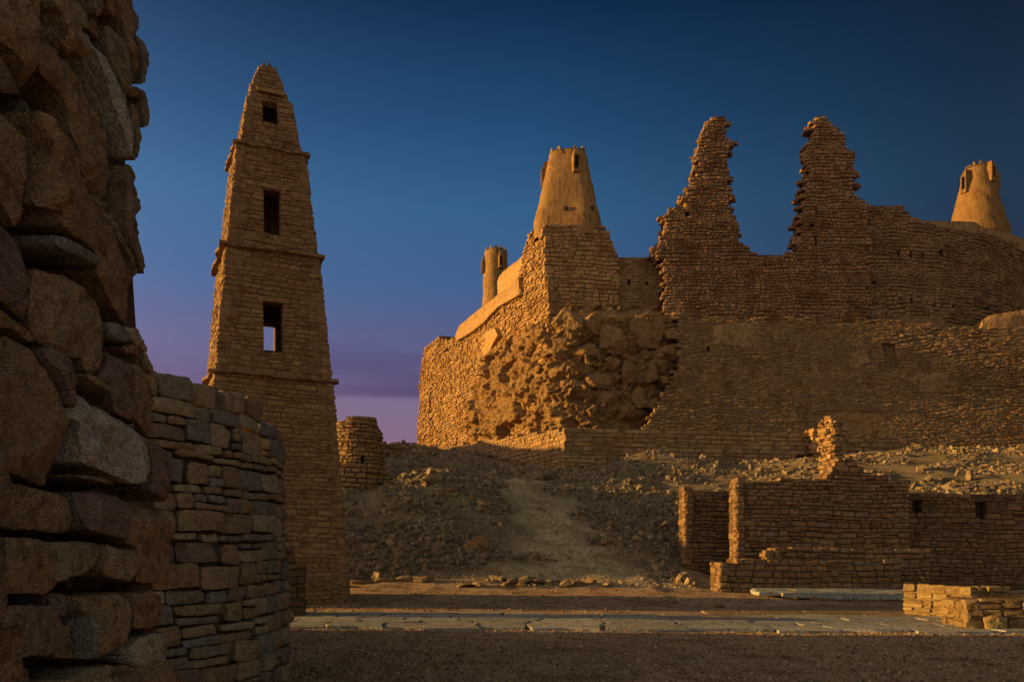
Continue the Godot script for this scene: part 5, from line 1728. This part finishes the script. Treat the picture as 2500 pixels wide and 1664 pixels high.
func _ready() -> void:
	# --- camera
	var cam := Camera3D.new()
	cam.name = "camera"
	cam.position = Vector3(0, EYE, 0)
	cam.projection = Camera3D.PROJECTION_FRUSTUM
	cam.near = 0.05
	cam.far = 2000.0
	cam.size = 1664.0 / FOCAL * 0.05
	cam.frustum_offset = Vector2(0, (HY - 832.0) / FOCAL * 0.05)
	add_child(cam)
	cam.current = true
	# --- sky and exposure
	var env := Environment.new()
	env.background_mode = Environment.BG_SKY
	var sky := Sky.new()
	var pano := PanoramaSkyMaterial.new()
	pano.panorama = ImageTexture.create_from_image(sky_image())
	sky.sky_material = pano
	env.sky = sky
	env.tonemap_mode = Environment.TONE_MAPPER_LINEAR
	env.tonemap_exposure = 1.75
	env.sdfgi_enabled = true
	env.ssao_enabled = true
	env.ssil_enabled = true
	var we := WorldEnvironment.new()
	we.name = "environment"
	we.environment = env
	add_child(we)
	# --- the low sun on the left
	var sun := DirectionalLight3D.new()
	sun.name = "sun"
	sun.light_energy = 1.6
	sun.light_color = Color(1.0, 0.56, 0.145).linear_to_srgb()
	sun.light_angular_distance = 0.5
	sun.shadow_enabled = true
	sun.rotation_degrees = Vector3(-SUN_UP, -180.0 - SUN_AZ, 0)
	add_child(sun)

	# --- things every builder shares
	for n in [rock_noise, fine_noise, hill_noise, cell_noise]:
		n.seed = 17
		n.frequency = 0.05
	rock_noise.fractal_octaves = 3
	fine_noise.seed = 5
	hill_noise.frequency = 0.09
	hill_noise.fractal_octaves = 3
	cell_noise.noise_type = FastNoiseLite.TYPE_CELLULAR
	cell_noise.cellular_return_type = FastNoiseLite.RETURN_DISTANCE2_SUB
	cell_noise.fractal_type = FastNoiseLite.FRACTAL_NONE
	plate_noise.seed = 8
	plate_noise.frequency = 0.05
	plate_noise.noise_type = FastNoiseLite.TYPE_CELLULAR
	plate_noise.cellular_return_type = FastNoiseLite.RETURN_CELL_VALUE
	plate_noise.fractal_type = FastNoiseLite.FRACTAL_NONE
	var r := RandomNumberGenerator.new()
	r.seed = 99
	for i in 7:
		far_shapes.append(stone_shape(r, 4))
	for i in 8:
		mid_shapes.append(stone_shape(r, 8))
	materials()
	var dark := StandardMaterial3D.new()
	dark.resource_name = "painted_hollow_shade"
	dark.albedo_color = Color(0.02, 0.014, 0.01).linear_to_srgb()  # near-black colour in place of the shade inside openings
	dark.roughness = 1.0
	M.dark = dark

	# --- the setting
	structure("ground", ground_mesh(), M.earth)
	paving()
	# --- large structures
	fort()
	minaret()
	watch_tower()
	house()
	low_walls()
	near_wall()
	round_wall()
	# --- loose stones and rubble
	kerb()
	loose("boulder", "large brown boulder lying alone on the scree slope", "boulder", 1165, 1316, 28.3, Vector3(0.48, 0.32, 0.36), 0.3, Color(0.50, 0.34, 0.20), 3)
	loose("rock_slab", "pale flat slab of rock high on the scree mound", "rock", 1053, 1210, 32.2, Vector3(0.48, 0.2, 0.4), 0.2, Color(0.46, 0.38, 0.24), 4)
	loose("rock_slab", "pale flat flagstone lying at the foot of the hill", "rock", 1215, 1418, 25.6, Vector3(0.32, 0.09, 0.22), 0.1, Color(0.48, 0.42, 0.31), 5)
	loose("boulder", "grey boulder below the sunlit end of the retaining wall", "boulder", 1335, 1160, 38.5, Vector3(0.6, 0.3, 0.35), -0.2, Color(0.33, 0.25, 0.15), 6)
	loose("stone_block", "squared stone block lying on the yard before the house", "stone", 1630, 1476, 20.8, Vector3(0.24, 0.13, 0.16), 0.25, Color(0.44, 0.33, 0.21), 7)
	loose("stone_block", "small upright block beside the flat slab in the yard", "stone", 1560, 1482, 20.4, Vector3(0.12, 0.13, 0.12), 0.6, Color(0.38, 0.28, 0.18), 8)
	loose("stone_block", "flat dark slab lying between two blocks in the yard", "stone", 1592, 1486, 20.3, Vector3(0.18, 0.06, 0.14), -0.3, Color(0.33, 0.25, 0.17), 9)
	loose("rock", "rough rock at the right end of the kerb below the path", "rock", 1382, 1446, 24.6, Vector3(0.22, 0.16, 0.2), 0.4, Color(0.42, 0.31, 0.19), 10)
	loose("rock", "rounded dark rock beside the rough one at the path's foot", "rock", 1410, 1444, 24.8, Vector3(0.2, 0.13, 0.18), 1.4, Color(0.33, 0.24, 0.15), 11)
	loose("stone_block", "thin slab near the paving right of the yard blocks", "stone", 1745, 1492, 19.6, Vector3(0.24, 0.06, 0.16), 0.1, Color(0.40, 0.30, 0.19), 12)
	rubble()
